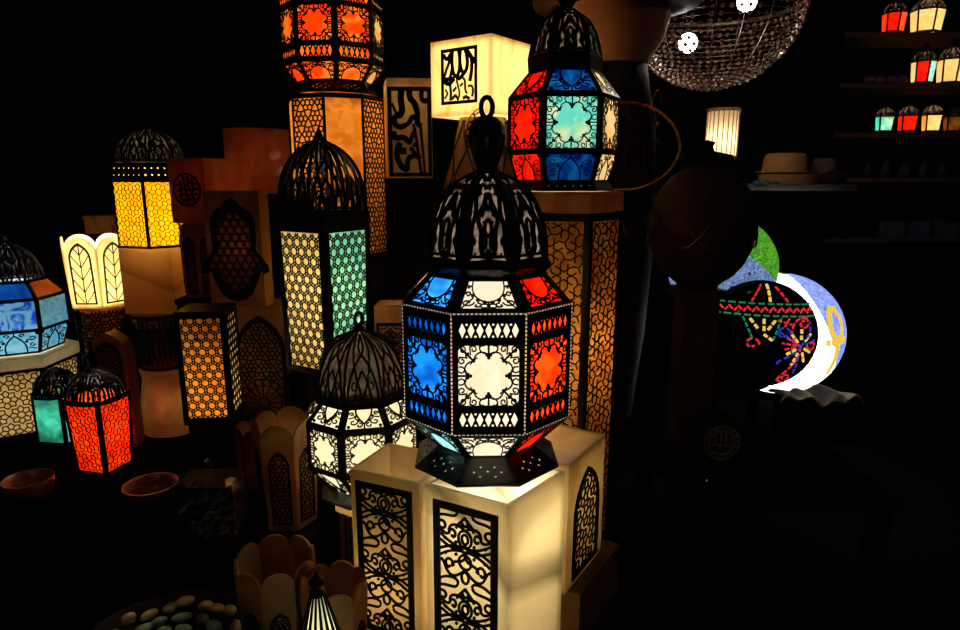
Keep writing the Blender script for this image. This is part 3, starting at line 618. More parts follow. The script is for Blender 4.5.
# cord loop from the lantern's foot
cd = MB(); cp_ = [(614, 190), (640, 188), (662, 177), (676, 160), (680, 145), (673, 125), (655, 109), (635, 103), (618, 102)]
n = 60; pts = []
def cat(ps, t):
    k = min(int(t), len(ps)-2); u = t-k; p0, p1, p2, p3 = ps[max(k-1, 0)], ps[k], ps[k+1], ps[min(k+2, len(ps)-1)]
    return tuple(.5*(2*p1[i]+(p2[i]-p0[i])*u+(2*p0[i]-5*p1[i]+4*p2[i]-p3[i])*u*u+(3*p1[i]-p0[i]-3*p2[i]+p3[i])*u**3) for i in range(len(p1)))
for s0 in (0, pi):
    pts = []
    for i in range(241):
        x, y = cat(cp_, i/240*(len(cp_)-1)); p = P(x, y, YS-.02+.08*i/240); pts.append(p+Vector((cos(i*.42+s0)*.0014, sin(i*.42+s0)*.0014, cos(i*.42+s0)*.0010)))
    cd.tube(pts, .0022, 5)
tag(cd.build('twisted_cord', 'cord'), 'twisted brown electric cord looping out from the stained lantern', 'cord')
# ---------------------------------------------------------------- calligraphy cube and what carries it
YQ = 1.95
tc0 = P(490, 33, YQ-.09); bc0 = P(487, 113, YQ-.09)
zq0 = bc0.z; zq1 = tc0.z
ang1 = R_(155)
# front corner at px 490; left face runs to px 434, right face to px 530
fc = Vector((P(491, 75, YQ-.09).x, YQ-.09)); sd = .215
uL = Vector((-.80, .60)).normalized(); uR = Vector((.60, .80)).normalized()
sqq = [tuple(fc+uL*sd), tuple(fc), tuple(fc+uR*sd), tuple(fc+uL*sd+uR*sd)]
T, q, H = stonebox('alabaster_cube_lamp', 'glowing white alabaster cube lamp with black calligraphy panel', sqq, zq0, zq1, 'lamp', 9.0, .006, lid=True, lcol=(1, .88, .62))
f, wd = wall_of(q, 0, 1); m = MB(); ph, pw = H*.73, wd*.60; x0, y0 = -pw*.52, H*.15
U = lambda u, v: (x0+u*pw, y0+v*ph)
o = [U(0, 0), U(1, 0), U(1, 1), U(0, 1)]; i_ = [U(.07, .06), U(.93, .06), U(.93, .94), U(.07, .94)]; m.sheet(o, [i_[::-1]], f, .003, .0004)
def st(pts, w0=.05): return (pts, w0)
strokes = [st(bez((.30, .94), (.26, .75), (.10, .62), (.08, .45)), .045), st(bez((.30, .94), (.34, .7), (.30, .5), (.20, .46)), .05), st(bez((.20, .46), (.12, .42), (.08, .5), (.2, .46)), .05),
  st(bez((.32, .94), (.28, .6), (.36, .48), (.45, .50)), .06), st(bez((.50, .94), (.56, .75), (.52, .55), (.45, .50)), .06), st(bez((.54, .94), (.50, .7), (.56, .56), (.64, .54)), .06), st(bez((.68, .94), (.76, .8), (.76, .6), (.64, .54)), .06),
  st(bez((.70, .94), (.9, .85), (.88, .6), (.80, .40)), .06), st([(.70, .94), (.93, .72)], .07), st(bez((.08, .45), (.2, .30), (.3, .42), (.36, .46)), .07), st(bez((.30, .5), (.20, .35), (.30, .30), (.26, .08)), .045), st(bez((.45, .5), (.40, .35), (.55, .30), (.50, .12)), .03),
  st(bez((.45, .50), (.5, .40), (.56, .48), (.64, .54)), .06), st(bez((.62, .45), (.72, .40), (.62, .25), (.72, .18)), .035), st([(.10, .12), (.18, .20), (.12, .28)], .03), st([(.30, .10), (.40, .16), (.48, .08)], .045), st([(.34, .24), (.42, .30)], .04), st([(.54, .32), (.60, .36)], .035),
  st(bez((.76, .30), (.86, .34), (.92, .25), (.86, .12)), .035), st([(.62, .10), (.7, .12), (.78, .08)], .05), st(bez((.08, .90), (.14, .8), (.2, .8), (.26, .9)), .06)]
for pl_, w0 in strokes: m.strip([U(*p) for p in pl_], w0*1.35*pw, f, .0024, False, .0004)
m.build('calligraphy_panel', 'cut', T)
# flared brown stone lamp carrying the cube
b = MB(); zr1 = zq0-.001; zr0 = T2
cc = ((sqq[0][0]+sqq[2][0])/2, (sqq[0][1]+sqq[2][1])/2)
b.lathe([(0, 0), (.09, 0), (.10, .3), (.130, Z(200, YQ)-zr0), (.10, Z(165, YQ)-zr0), (.07, zr1-zr0-.01), (.07, zr1-zr0), (0, zr1-zr0)], 24)
R5 = thing('flared_stone_lamp', 'brown flared stone lamp with curling black lines carrying the calligraphy cube', 'lamp', (cc[0], cc[1], zr0)); b.build('body', 'alabdark', R5, True)
b = MB()
for k in range(9):
    a0 = 2*pi*k/9
    for s_ in (-1, 1):
        pts = []
        for i in range(15):
            t = i/14; zq = Z(200, YQ)-zr0+(zr1-.012-zr0-(Z(200, YQ)-zr0))*t; r = .175+(.07-.175)*t+.001 - .012*sin(pi*t)*0
            a = a0+s_*.30*sin(t*pi*1.5); 
            rr = .130-.03*t/.5 if t < .5 else .10-.03*(t-.5)/.5
            pts.append((rr*cos(a)*1.01, rr*sin(a)*1.01, Z(200, YQ)-zr0+(Z(165, YQ)-Z(200, YQ))*min(1, t/.5) if t < .5 else Z(165, YQ)-zr0+(zr1-.01-Z(165, YQ))*(t-.5)/.5))
        b.tube(pts, .0022, 5)
b.build('wire_scroll', 'cut', R5)
# ---------------------------------------------------------------- scroll-cut drum lamp, orange lantern and its column
YD = 2.05
def plinth(label, x, y, w, d, z0, z1, mat='wood', name='plinth'):
    b = MB(); H = z1-z0; b.box((0, 0, H/2), (w, d, H)); b.box((0, 0, H-.008), (w+.008, d+.008, .014)); return tag(b.build(name, mat, None, False, (x, y, z0)), label, 'plinth')
# drum
zdr0 = Z(178, YD-.08); zdr1 = Z(78, YD-.08); xl = P(388, 128, YD-.08).x; xr = P(434, 128, YD-.08).x
pq = [(xl, YD-.085), (xr-.006, YD-.075), (xr-.02, YD+.07), (xl-.03, YD+.06)]
T, q, H = stonebox('scroll_cut_lamp', 'dim rectangular stone lamp with bold black scroll cut-outs, left of the cube', pq, zdr0, zdr1, 'alab', .14, .006, lid=True, lz=.8, lcol=(1, .72, .4))
f, wd = wall_of(q, 0, 1); m = MB(); hw = wd/2-.001; h0, h1 = .004, H-.024
o = [(-hw, h0), (hw, h0), (hw, h1), (-hw, h1)]; i_ = [(-hw+.012, h0+.012), (hw-.012, h0+.012), (hw-.012, h1-.012), (-hw+.012, h1-.012)]; m.sheet(o, [i_[::-1]], f, .003, .0004)
U = lambda u, v: (-hw+.012+u*(2*hw-.024), h0+.012+v*(h1-h0-.024))
for pl_, w0 in [(bez((.28, 1), (.2, .8), (.4, .8), (.2, .7)), .14), (bez((.2, .7), (-.05, .72), (.05, .5), (.35, .58)), .12), (bez((.35, .58), (.6, .62), (.5, .75), (.7, .66)), .1), (bez((.5, 1), (.5, .85), (.62, .92), (.68, .8)), .13), (bez((.68, .8), (.78, .7), (.62, .62), (.8, .58)), .12),
    (bez((.05, .5), (.0, .35), (.3, .5), (.4, .4)), .12), (bez((.4, .4), (.55, .3), (.5, .5), (.66, .5)), .10), (bez((.2, .36), (.0, .2), (.2, .1), (.3, .05)), .13), (bez((.3, .05), (.5, -.02), (.3, .2), (.55, .2)), .12), (bez((.6, .6), (.7, .4), (.72, .2), (.8, 0)), .07), (bez((.8, .6), (.82, .4), (.88, .2), (.9, 0)), .06), (bez((.5, .3), (.62, .3), (.6, .15), (.78, .2)), .1),
    (bez((.0, .85), (.08, .8), (.1, .72), (.2, .7)), .06), ([(.3, .3), (.3, .24)], .14), ([(.62, .36), (.66, .34)], .12), (bez((.85, 1), (.8, .9), (.9, .85), (1, .9)), .1)]:
    m.strip([U(*p) for p in pl_], w0*wd*1.05, f, .0024, False, .0004)
m.build('scroll_cutout', 'cut', T)
# column lamp
YO = 2.05; xO = P(337, 130, YO).x; RO = 47*dep(130, YO)/F; zO1 = Z(93, YO-.1); zO0 = Z(255, YO)
amb = lambda x0, x1, y0, y1: lat_rose(x0, x1, y0, y1, .05, 6)
lantern('column_lamp', 'amber octagonal column lamp with scroll lattice on alternate sides', 'lamp', (xO, YO, zO0), 8, -pi/2+BR(333)+R_(8), [
  dict(t='pane', r0=RO, z0=.003, r1=RO, z1=zO1-zO0-.004, m=(.004, .012), col=['amber'], pat=(None, amb), w=.0046)], light=2.3, lcol=(1, .78, .45), lz=(zO1-zO0)*.70, metal='cut', lr=.03)
plinth('wide black wooden plinth behind the tall domed lantern', (xO+xr)/2-.07, YO+.03, (xr-xO)+.13, .26, T2, min(zO0, zdr0)-.0005)
# small riser lifting the scroll-cut lamp
if zdr0 > zO0+.02: plinth('small black riser under the scroll-cut stone lamp', (xl+xr)/2, YD, .10, .12, zO0, zdr0, name='riser')
RD = 50*dep(40, YO)/F; zD = zO1; zd, rd = mk(YO, zD); fl = ['flame', 'flame', 'cream', 'flame', 'flame', 'flame', 'flame', 'flame']
lantern('octagonal_lantern', 'fiery orange octagonal lantern on the amber column lamp, cut by the frame top', 'lantern', (xO, YO, zD+.0025), 8, -pi/2+BR(333)+R_(-21), [
  dict(t='dots', r0=RD*.86, z0=.001, r1=RD*.74, z1=zd(81, RD*.7), pts=dots7, dr=.002, col=['flame']),
  dict(t='pane', r0=RD*.74, z0=zd(81, RD*.7), r1=RD, z1=zd(60, RD*a8), m=(.008, .006), col=fl, pat=PA, w=.003),
  dict(t='diamond', r0=RD, z0=zd(60, RD*a8), r1=RD, z1=zd(43, RD*a8), m=(.008, .007), cells=6, col=fl),
  dict(t='pane', r0=RD, z0=zd(43, RD*a8), r1=RD, z1=zd(3, RD*a8), m=(.009, .006), col=fl, pat=PL, w=.003),
  dict(t='diamond', r0=RD, z0=zd(3, RD*a8), r1=RD, z1=zd(-12, RD*a8), m=(.008, .007), cells=6, col=fl),
  dict(t='pane', r0=RD, z0=zd(-12, RD*a8), r1=RD*.7, z1=zd(-32, RD*.7), m=(.009, .006), col=fl, pat=PU, w=.003)],
  dict(prof=[(RD*.7, zd(-32, RD*.7)), (RD*.66, zd(-50)), (RD*.5, zd(-70)), (RD*.2, zd(-84)), (RD*.06, zd(-88))], pat=PG, w=.004, rib=.004), None, 6.5, lcol=(1, .86, .6), lz=zd(30), w=.003)
# ---------------------------------------------------------------- tall domed lantern with bubble-cut panes
YE = 1.66; xE = P(327, 300, YE).x; RE = 44.5*dep(300, YE)/F; zE0 = Z(376, YE-RE*.7)
ze, re = mk(YE, zE0); pb = lambda x0, x1, y0, y1: ringlat(x0, x1, y0, y1, .0262)
e1 = ze(228, RE*.7)
lantern('tall_domed_lantern', 'tall square black lantern with ribbed dome and bubble-cut cream and teal sides', 'lantern', (xE, YE, zE0+.0025), 4, -pi/2+BR(327)+R_(45), [
  dict(t='pane', r0=RE*.93, z0=.002, r1=RE*.99, z1=e1, m=(.016, .014), col=['teal2', 'cream', 'cream', 'cream'], pat=pb, w=.0029),
  dict(t='solid', r0=RE*.99, z0=e1, r1=RE*1.0, z1=ze(214, RE*.6))],
  dict(prof=[(re(x, y), ze(y)) for x, y in [(44, 215), (44, 200), (42, 186), (38, 172), (31, 160), (22, 151), (11, 145), (4, 142)]], pat=PGO, w=.0050, rib=.0048, n=8, rot=-pi/2+R_(20)),
  dict(prof=[(re(4, 143), ze(143)), (re(6, 139), ze(139)), (re(3.5, 135), ze(135)), (re(2, 131), ze(131)), (.0005, ze(127))]), 4.6, lcol=(1, .86, .58), lz=e1*.62, metal='black', lr=.02)
plinth('black wooden plinth under the tall domed lantern', xE, YE, RE*1.5, RE*1.5, T1 if xE > -.352 else T2, zE0)
# small stone box lamp between tall lantern and main lantern
YW = 1.86; xw = P(392, 312, YW).x; zw1 = Z(306, YW-.05)
T, q, H = stonebox('alabaster_box_lamp', 'small dim stone box with black lattice front, between tall domed and big lanterns', [(xw-.045, YW-.045), (xw+.045, YW-.045), (xw+.045, YW+.045), (xw-.045, YW+.045)], T2, zw1, 'alabdark', .06, .006, lcol=(1, .7, .4), lz=.9)
f, wd = wall_of(q, 0, 1); m = MB(); m.sheet([(-.04, .03), (.04, .03), (.04, H-.05), (-.04, H-.05)], [[(-.032, .04), (-.032, H-.06), (.032, H-.06), (.032, .04)]], f, .003, .0004)
draw(m, arabesque(.1, .032)*1, lambda u, v: (u*.032, H-.11+v*.05), .004, f, .0024, None, .0004); draw(m, arabesque(.1, .032), lambda u, v: (u*.032, H-.21+v*.05), .004, f, .0024, None, .0004); m.build('scroll_cutout', 'cut', T)
# ---------------------------------------------------------------- LEFT STACK: vase, cup, block, yellow lantern
YV = 2.00
def za2(py): return Z(py, YV)
xv = P(172, 410, YV).x; hv = za2(366)-T2; wv = W(27, 400, YV)
b = MB(); b.lathe([(0, 0), (wv*1.02, 0), (wv*1.08, .04), (wv, hv*.5), (wv*.86, hv*.85), (wv*.95, hv), (0, hv)], 32)
vs_ = thing('alabaster_vase', 'smooth honey alabaster vase with an added glow bulb inside, under the black-laced stone cup', 'vase', (xv, YV, T2)); b.build('body', 'honey', vs_, True); bulb(vs_, .10, .12, (1, .6, .3), .02, (.03, -.02))  # inner bulb added off centre for the warm glow on the right
zc0 = za2(366); zc1 = za2(310); xk = P(159, 340, YV).x; cu = thing('stone_cup', 'tapered dark stone cup with black lace band, stacked on the alabaster vase', 'cup', (xk+.012, YV, zc0+.001))
b = MB(); w0, w1 = W(22, 366, YV), W(26.5, 310, YV); hc = zc1-zc0-.002; b.lathe([(0, 0), (w0, 0), (w1, hc), (w1-.006, hc), (w0-.006, .008), (0, .008)], 32); b.build('body', 'alabdark', cu, True)
b = MB()
for k in range(16):
    f, b0, b1, h = facet(16, 0, k, w0+.004, .006, w1+.003, hc-.004); draw(b, fx([ln(spir(.5, .3, .4, .1, 0, 400)), ln(bez((0, -.9), (.5, -.6), (.9, -.2), (.9, .9))), ln(bez((0, 1), (.1, .2), (.7, -.4), (.9, -1))), ln(arc(0, -.1, .3, .4, 0, 360))]), lambda u, v: (u*b0, h/2+v*h*.42), .0034, f, .002)
    b.strip([(-b0, .002), (b0, .002)], .008, f, .002); b.strip([(-b1, h-.004), (b1, h-.004)], .010, f, .002)
b.build('lace_band', 'cut', cu)
zk0, zk1 = zc1, Z(246, YV); wk = W(26, 280, YV)
b = MB(); hk = zk1-zk0; b.lathe([(0, 0), (wk*1.1, 0), (wk*1.12, hk*.5), (wk*1.08, hk), (0, hk)], 4, ph=R_(40)); 
xk2 = P(153, 280, YV).x
b = MB(); b.box((0, 0, hk/2), (wk*1.85, wk*1.6, hk-.002), R_(6)); kb = tag(b.build('alabaster_block', veined('streaky_honey_alabaster', (.60, .38, .18), (.34, .18, .08), .35, .9, (.3, 1.3, 0), 3, 4), None, False, (xk2+.01, YV, zk0+.001)), 'streaky honey alabaster block under the yellow lantern', 'block')
YF = YV; RF = 36.5*dep(200, YF)/F; xF = P(159, 244, YF).x; zy, ry = mk(YF, zk1)
rose = lambda x0, x1, y0, y1: lat_rose(x0+.01, x1, y0+.02, y1, .052, 8)
lantern('hexagonal_lantern', 'bright yellow hexagonal lantern with rosette lattice and lacy dome', 'lantern', (xF, YF, zk1+.0025), 6, -pi/2+BR(157)+R_(16), [
  dict(t='pane', r0=RF, z0=.001, r1=RF, z1=zy(181, RF*.8), m=(.0045, .006), col=['yellow'], pat=rose, w=.0018),
  dict(t='dots', r0=RF, z0=zy(181, RF*.8), r1=RF*.94, z1=zy(164, RF*.6), pts=[(x/6, y) for x in (-5, -3, -1, 1, 3, 5) for y in (.3, .7)], dr=.0028, col=['cream'])],
  dict(prof=[(RF*.86, zy(163)), (RF*.82, zy(154)), (RF*.7, zy(143)), (RF*.45, zy(135)), (RF*.15, zy(131))], pat=PGO, w=.0040, rib=.003, n=8), dict(prof=[(.012, zy(131)), (.005, zy(127)), (.005, zy(108)), (.012, zy(105)), (.004, zy(103)), (.0005, zy(102))]), 7.5, lcol=(1, .88, .55), lz=zy(220), w=.0018)
# ---------------------------------------------------------------- bubble-cut square lamp on a post
YJ = 1.58; xJ = P(211, 365, YJ).x; zJ0 = Z(424, YJ-.07); zJ1 = Z(315, YJ-.07)
pj = thing('square_lamp', 'square black lamp with bubble-cut amber sides, raised on a short post', 'lamp', (xJ, YJ, T2)); rz = R_(-83); hJ = zJ1-zJ0; oz = zJ0-T2; RJ = W(27.5, 365, YJ)*1.0
b = MB(); b.box((0, 0, oz/2), (.05, .05, oz)); b.box((0, 0, .006), (.07, .07, .012)); b.build('post', 'wood', pj)
fr = MB(); fil = MB()
jh = RJ*.82
for k in range(4):
    ww = jh if k % 2 == 0 else jh; dist = jh if k % 2 == 0 else jh
    a = rz+pi/2*k; nn = Vector((cos(a), sin(a), 0)); f = plane_f(nn*dist+Vector((0, 0, oz)), (-sin(a), cos(a), 0), (0, 0, 1)); o = [(-ww, 0), (ww, 0), (ww, hJ), (-ww, hJ)]; i_ = [(-ww+.011, .012), (ww-.011, .012), (ww-.011, hJ-.012), (-ww+.011, hJ-.012)]
    fr.sheet(o, [i_[::-1]], f, .003); draw(fil, [e for cx_, cy_ in tri_lat(-ww, ww, .004, hJ, .0225) for e in (ln(arc(cx_, cy_, .0088, .0088, 0, 360, 10)), ln(arc(cx_+.01125, cy_+.0065, .0035, .0035, 0, 360, 6), 1.1), ln(arc(cx_, cy_+.0130, .0035, .0035, 0, 360, 6), 1.1))], lambda u, v: (u, v), .0028, f, .002, i_, 0, 1)
    gp = MB(); gp.poly([(-ww+.002, .002), (ww-.002, .002), (ww-.002, hJ-.002), (-ww+.002, hJ-.002)], f, .0012, -.002); gp.build('glass_pane', 'amber' if k != 1 else 'cream', pj)
top = MB(); c = [(jh*cos(rz)*sx-jh*sin(rz)*sy, jh*sin(rz)*sx+jh*cos(rz)*sy) for sx, sy in ((1, 1), (1, -1), (-1, -1), (-1, 1))]
fr.prism([(x*1.03, y*1.03) for x, y in c], oz-.006, oz); fr.prism([(x*1.03, y*1.03) for x, y in c], oz+hJ, oz+hJ+.005)
fr.build('frame', 'cut', pj); fil.build('bubble_lattice', 'cut', pj); bulb(pj, oz+hJ*.22, 2.4, (1, .88, .62), .012)
# ---------------------------------------------------------------- dark boxes behind
YK = 1.77
xk0, xk1 = P(234, 370, YK-.07).x, P(290, 370, YK-.07).x; zK1 = Z(308, YK-.07)
T, q, H = stonebox('stone_box', 'tall dark stone box with a large black arched rosette window', [(xk0, YK-.07), (xk1, YK-.07), (xk1, YK+.07), (xk0, YK+.07)], T2, zK1, 'alabdark', .05, .006, lid=True, lcol=(1, .6, .3))
f, wd = wall_of(q, 0, 1); m = MB(); hw = wd/2-.008; o = arch_outline(hw, .02, H-.02); i_ = arch_outline(hw-.012, .032, H-.036); m.sheet(o, [i_[::-1]], f, .003, .0004)
ros = []
for cy_ in (H*.42,):
    for k in range(16):
        a = 2*pi*k/16; ros.append(ln([(.014*cos(a), cy_+.014*sin(a)), (.05*cos(a), cy_+.05*sin(a))])); ros.append(ln(arc(.058*cos(a+pi/16), cy_+.058*sin(a+pi/16), .010, .010, 0, 360, 8)))
    ros.append(ln(arc(0, cy_, .014, .014, 0, 360))); ros.append(ln(arc(0, cy_, .068, .068, 0, 360, 20)))
ros += [e for e in lat_rose(-hw, hw, .02, H-.02, .04, 6) if all(math.hypot(x, y-H*.42) > .068 for x, y in e[1])]
draw(m, ros, lambda u, v: (u, v), .0032, f, .0024, i_, .0004, 1); m.build('arched_lattice', 'cut', T)
# hand box on top
YH = 1.70; zh0 = zK1; xh0, xh1 = P(207, 250, YH).x, P(262, 250, YH).x; zh1 = Z(191, YH)
T, q, H = stonebox('stone_box', 'brown stone box lamp with a black hand-shaped lattice window', [(xh0, YH), (xh1, YH), (xh1, YH+.075), (xh0, YH+.075)], zh0+.001, zh1, 'alabdark', .20, .006, lid=True, lcol=(1, .62, .32))
f, wd = wall_of(q, 0, 1); m = MB(); s_ = H/110.
def hand(k, oy=0):
    half = [(0, 101), (5, 98), (9, 93), (17, 88), (21, 80), (20.5, 62), (20, 52), (26, 45), (31, 38), (32, 32), (26, 29), (25, 33), (23, 31), (20, 22), (15, 11), (8, 5), (0, 3)]
    half = [(x*k*s_, (52+(y-52)*k+3)*s_) for x, y in half]; return [(-x, y) for x, y in half[::-1][:-1]]+half[:-1][::1]
ho = hand(1.0); hi = hand(.76)
ho = ho[::-1]; hi = hi[::-1]
m.sheet(ho, [hi[::-1]], f, .003, .0004); draw(m, [ln(arc(cx_, cy_, .0095, .0095, 0, 360, 8)) for cx_, cy_ in tri_lat(-.06, .06, .0, H, .0215)]+[ln(arc(cx_+.0107, cy_+.006, .004, .004, 0, 360, 6)) for cx_, cy_ in tri_lat(-.06, .06, .0, H, .0215)], lambda u, v: (u, v), .0030, f, .0024, hi, .0004)
m.build('hand_lattice', 'cut', T)
# supports for the small things further back
YM = 1.84; zsh = Z(296, YM); YN = 2.40; zs2 = Z(193, YN)
plinth('narrow dark wooden plinth behind the bubble-cut square lamp', P(199, 300, YM).x, YM, .085, .10, T2, zsh)
plinth('tall dark wooden plinth under the rust-brown drum lamp', P(258, 300, YN).x, YN, .22, .22, T2, zs2)
# petal-edged dark vase lamp
def petal_outline(hw, h, top=None, n=8): 
    ys = h-hw*1.0; return [(-hw, 0), (hw, 0), (hw, ys)]+[(hw*cos(pi*i/n), ys+(h-ys)*sin(pi*i/n)) for i in range(1, n)]+[(-hw, ys)]
def petal_box(name, label, loc, n, rot, r0, r1, H, mat, lat=None, light=0, lcol=(1, .7, .4), lw=.0030, pitch=.04, cat='lamp', lz=.4, hl=.82, latall=True, edge=.005):
    T = thing(name, label, cat, loc); L = MB()
    for k in range(n):
        f, b0, b1, h = facet(n, rot, k, r0, 0, r1, H); hw = (b0+b1)/2
        ys = h-b1*.95; o = [(-b0, 0), (b0, 0), (b1, ys)]+[(b1*cos(pi*i/10), ys+(h-ys)*sin(pi*i/10)) for i in range(1, 10)]+[(-b1, ys)]
        m = MB(); m.poly([(x*.992, y) for x, y in o], f, edge, -edge); m.build('petal_panel', mat, T)
        if lat:
            w_ = min(b0, b1)*.72; o2 = arch_outline(w_, h*.06, h*hl); i2 = arch_outline(w_-.005, h*.06+.005, h*hl-.008); L.sheet(o2, [i2[::-1]], f, .0022, .0004)
            draw(L, lat(-w_, w_, h*.06, h*hl), lambda u, v: (u, v), lw, f, .0018, i2, .0004)
    c = MB(); c.lathe([(0, .001), (r0*.97, .001), (r0*.97, .008), (0, .008)], n, ph=rot+pi/n); c.build('base', mat, T)
    if L.v: L.build('lattice', 'cut', T)
    if light: bulb(T, H*lz, light, lcol, .015)
    return T
rs_ = lambda p: (lambda x0, x1, y0, y1: lat_rose((x0+x1)/2-2*p, x1+p, y0, y1, p, 6))
hM = Z(222, YM)-zsh
petal_box('petal_lamp', 'small dark petal-edged lamp under the medallion box', (P(198, 260, YM).x, YM, zsh+.001), 6, -pi/2+BR(198)+R_(30), W(15, 290, YM), W(17, 225, YM), hM-.002, 'alabdark', rs_(.022), .05, (1, .5, .2), .0028)
zm0 = zsh+hM; YM0 = 1.785; zm1 = Z(158, YM0); xm0, xm1 = P(168, 190, YM0).x, P(205, 190, YM0).x; xm2 = P(252, 190, YM0+.2).x; xm3 = P(214, 190, YM0+.22).x
T, q, H = stonebox('stone_box', 'brown stone box with a round black calligraphy medallion, right of the yellow lantern', [(xm0, YM0+.01), (xm1, YM0), (xm2, YM0+.2), (xm3, YM0+.21)], zm0, zm1, 'alabred', .28, .006, lid=True, lcol=(1, .55, .3))
f, wd = wall_of(q, 0, 1); m = MB(); r_ = min(wd*.40, H*.42); cyM = H*.52; m.sheet([(r_*cos(2*pi*k/28), cyM+r_*1.12*sin(2*pi*k/28)) for k in range(28)], [[(r_*.86*cos(-2*pi*k/28), cyM+r_*.97*sin(-2*pi*k/28)) for k in range(28)]], f, .003, .0004)
U = lambda u, v: (u*r_*.86, cyM+v*r_*.97)
for pl_ in [bez((-.6, .6), (-.3, .2), (-.5, 0), (-.8, -.1)), bez((-.2, .9), (-.3, .4), (0, .2), (-.2, 0)), bez((.1, .9), (.2, .5), (0, .3), (.2, .1)), bez((.5, .75), (.4, .4), (.6, .3), (.5, 0)), bez((-.8, -.1), (-.2, .2), (.2, -.2), (.85, .1)), bez((-.7, -.45), (-.2, -.2), (.3, -.5), (.8, -.25)), bez((-.4, -.8), (0, -.5), (.3, -.8), (.6, -.6)), bez((-.1, 0), (-.1, -.3), (.1, -.5), (0, -.9)), bez((.5, 0), (.3, -.3), (.5, -.4), (.4, -.7)), bez((-.5, 0), (-.4, -.3), (-.6, -.5), (-.5, -.7)), [(-.9, .3), (-.4, .4)], [(.2, .5), (.85, .4)]]:
    m.strip([U(*p) for p in pl_], r_*.16, f, .0024, False, .0004)
m.build('medallion', 'cut', T)
b = MB(); hN = Z(130, YN)-zs2; wN = W(31, 160, YN); b.lathe([(0, 0), (wN, 0), (wN, hN), (wN-.008, hN), (wN-.008, .01), (0, .01)], 40)
dn = thing('drum_lamp', 'plain rust-brown round stone drum lamp behind the medallion box', 'lamp', (P(258, 160, YN).x, YN, zs2+.0005)); b.build('shade', 'alabred', dn, True); bulb(dn, hN*.75, .26, (1, .6, .3), .02)
# pale box peeping out left of the yellow lantern
plinth('dark wooden plinth under the small stone block, far left', P(106, 260, 2.42).x, 2.42, .13, .13, T2, Z(233, 2.42))
plinth('small stone block beside the yellow lantern, half lost in the dark', P(106, 224, 2.42).x, 2.42, .10, .10, Z(233, 2.42)+.001, Z(215, 2.42), 'alabdark', 'stone_block')
# ---------------------------------------------------------------- petal shade on lattice stand (white), arch panel lamp
YX = 2.02; xX = P(102, 300, YX).x; zX = Z(309, YX-.08)
b = MB(); T = thing('lattice_stand', 'black lattice drum stand under the glowing petal lamp', 'stand', (xX-.005, YX, T2)); hX = zX-T2
b.lathe([(0, 0), (.07, 0), (.07, .012), (.058, .02), (.058, hX-.02), (.075, hX-.01), (.075, hX-.001), (0, hX-.001)], 20); b.build('body', 'alabdark', T)
b = MB()
for k in range(10):
    f, b0, b1, h = facet(10, 0, k, .062, .02, .078, hX-.012); draw(b, lat_rose(-b0, b1, .0, h, .038, 6), lambda u, v: (u, v), .0034, f, .002, [(-b0, 0), (b0, 0), (b1, h), (-b1, h)])
b.build('lattice', 'cut', T)
def vein(x0, x1, y0, y1):
    L = []; 
    for k in range(5):
        y = y0+(y1-y0)*k/5
        for s_ in (-1, 1): L.append(ln(bez((0, y), (s_*(x1)*.4, y+.02), (s_*x1*.8, y+.03), (s_*x1, y+.055))))
    L.append(ln([(0, y0), (0, y1)])); return L
petal_box('petal_lamp', 'glowing white petal-edged alabaster lamp on a black lattice stand', (xX, YX, zX+.001), 6, -pi/2+BR(98)+R_(30), W(29, 305, YX), W(33.5, 245, YX), Z(238, YX-.08)-zX, 'lamp', vein, 17.0, (1, .84, .58), .0026, lz=.42, hl=.93)
YA = 1.87; xA = P(118, 400, YA).x
T = thing('arched_lamp', 'tall arched alabaster panel lamp with rosette lattice, right of the orange-red lantern', 'lamp', (xA, YA, T2)); hA = Z(331, YA)-T2; hw = W(18, 380, YA)
f = plane_f((0, -.025, 0), (1, 0, 0), (0, 0, 1)); o = arch_outline(hw, 0, hA, 8, .8); b = MB(); b.poly(o, f, .05, -.05); b.build('body', 'alabdark', T)
b = MB(); o = arch_outline(hw*.72, .02, hA-.025, 8, .9); i_ = arch_outline(hw*.72-.006, .026, hA-.035, 8, .9); b.sheet(o, [i_[::-1]], f, .003, .0006); draw(b, lat_rose(-2*.045, .05, hA*.2, hA, .045, 8), lambda u, v: (u, v), .0030, f, .002, i_, .0006); b.build('lattice', 'cut', T)
# ---------------------------------------------------------------- orange-red lantern and teal one
YG = 1.70; xG = P(100, 420, YG).x; RG = W(29, 420, YG); 
zg, rg = mk(YG, T2)
ros = lambda x0, x1, y0, y1: lat_rose(0-.0, x1+.03, (y0+y1)/2, y1+.03, .075, 12)+lat_rose(-.15, x1, (y0+y1)/2-.13, y1, .075, 12)
zG0 = .012
lantern('domed_lantern', 'small square lantern with glowing orange-red panes and lacy dome', 'lantern', (xG, YG, T2+.0025), 4, -pi/2+BR(99)+R_(-45), [
  dict(t='pane', r0=RG*.84, z0=.001, r1=RG*1.0, z1=zg(403, RG*.7), m=(.008, .007), col=['orange'], pat=lambda x0, x1, y0, y1: lat_rose(-.180, .1, y0-.02, y1+.02, .060, 10), w=.0018)],
  dict(prof=[(RG*.98, zg(402, RG*.4)), (RG*.96, zg(392)), (RG*.82, zg(381)), (RG*.5, zg(373)), (RG*.12, zg(369))], pat=PG, w=.0035, rib=.003, n=8), dict(prof=[(.007, zg(370)), (.007, zg(364)), (.012, zg(358)), (.006, zg(353)), (.004, zg(345)), (.0005, zg(343))], ring=.008), 3.0, lcol=(1, .84, .6), w=.0022)
YT = 1.90; xT = P(63, 430, YT).x; RT = W(22, 420, YT); zt, rt_ = mk(YT, T2)
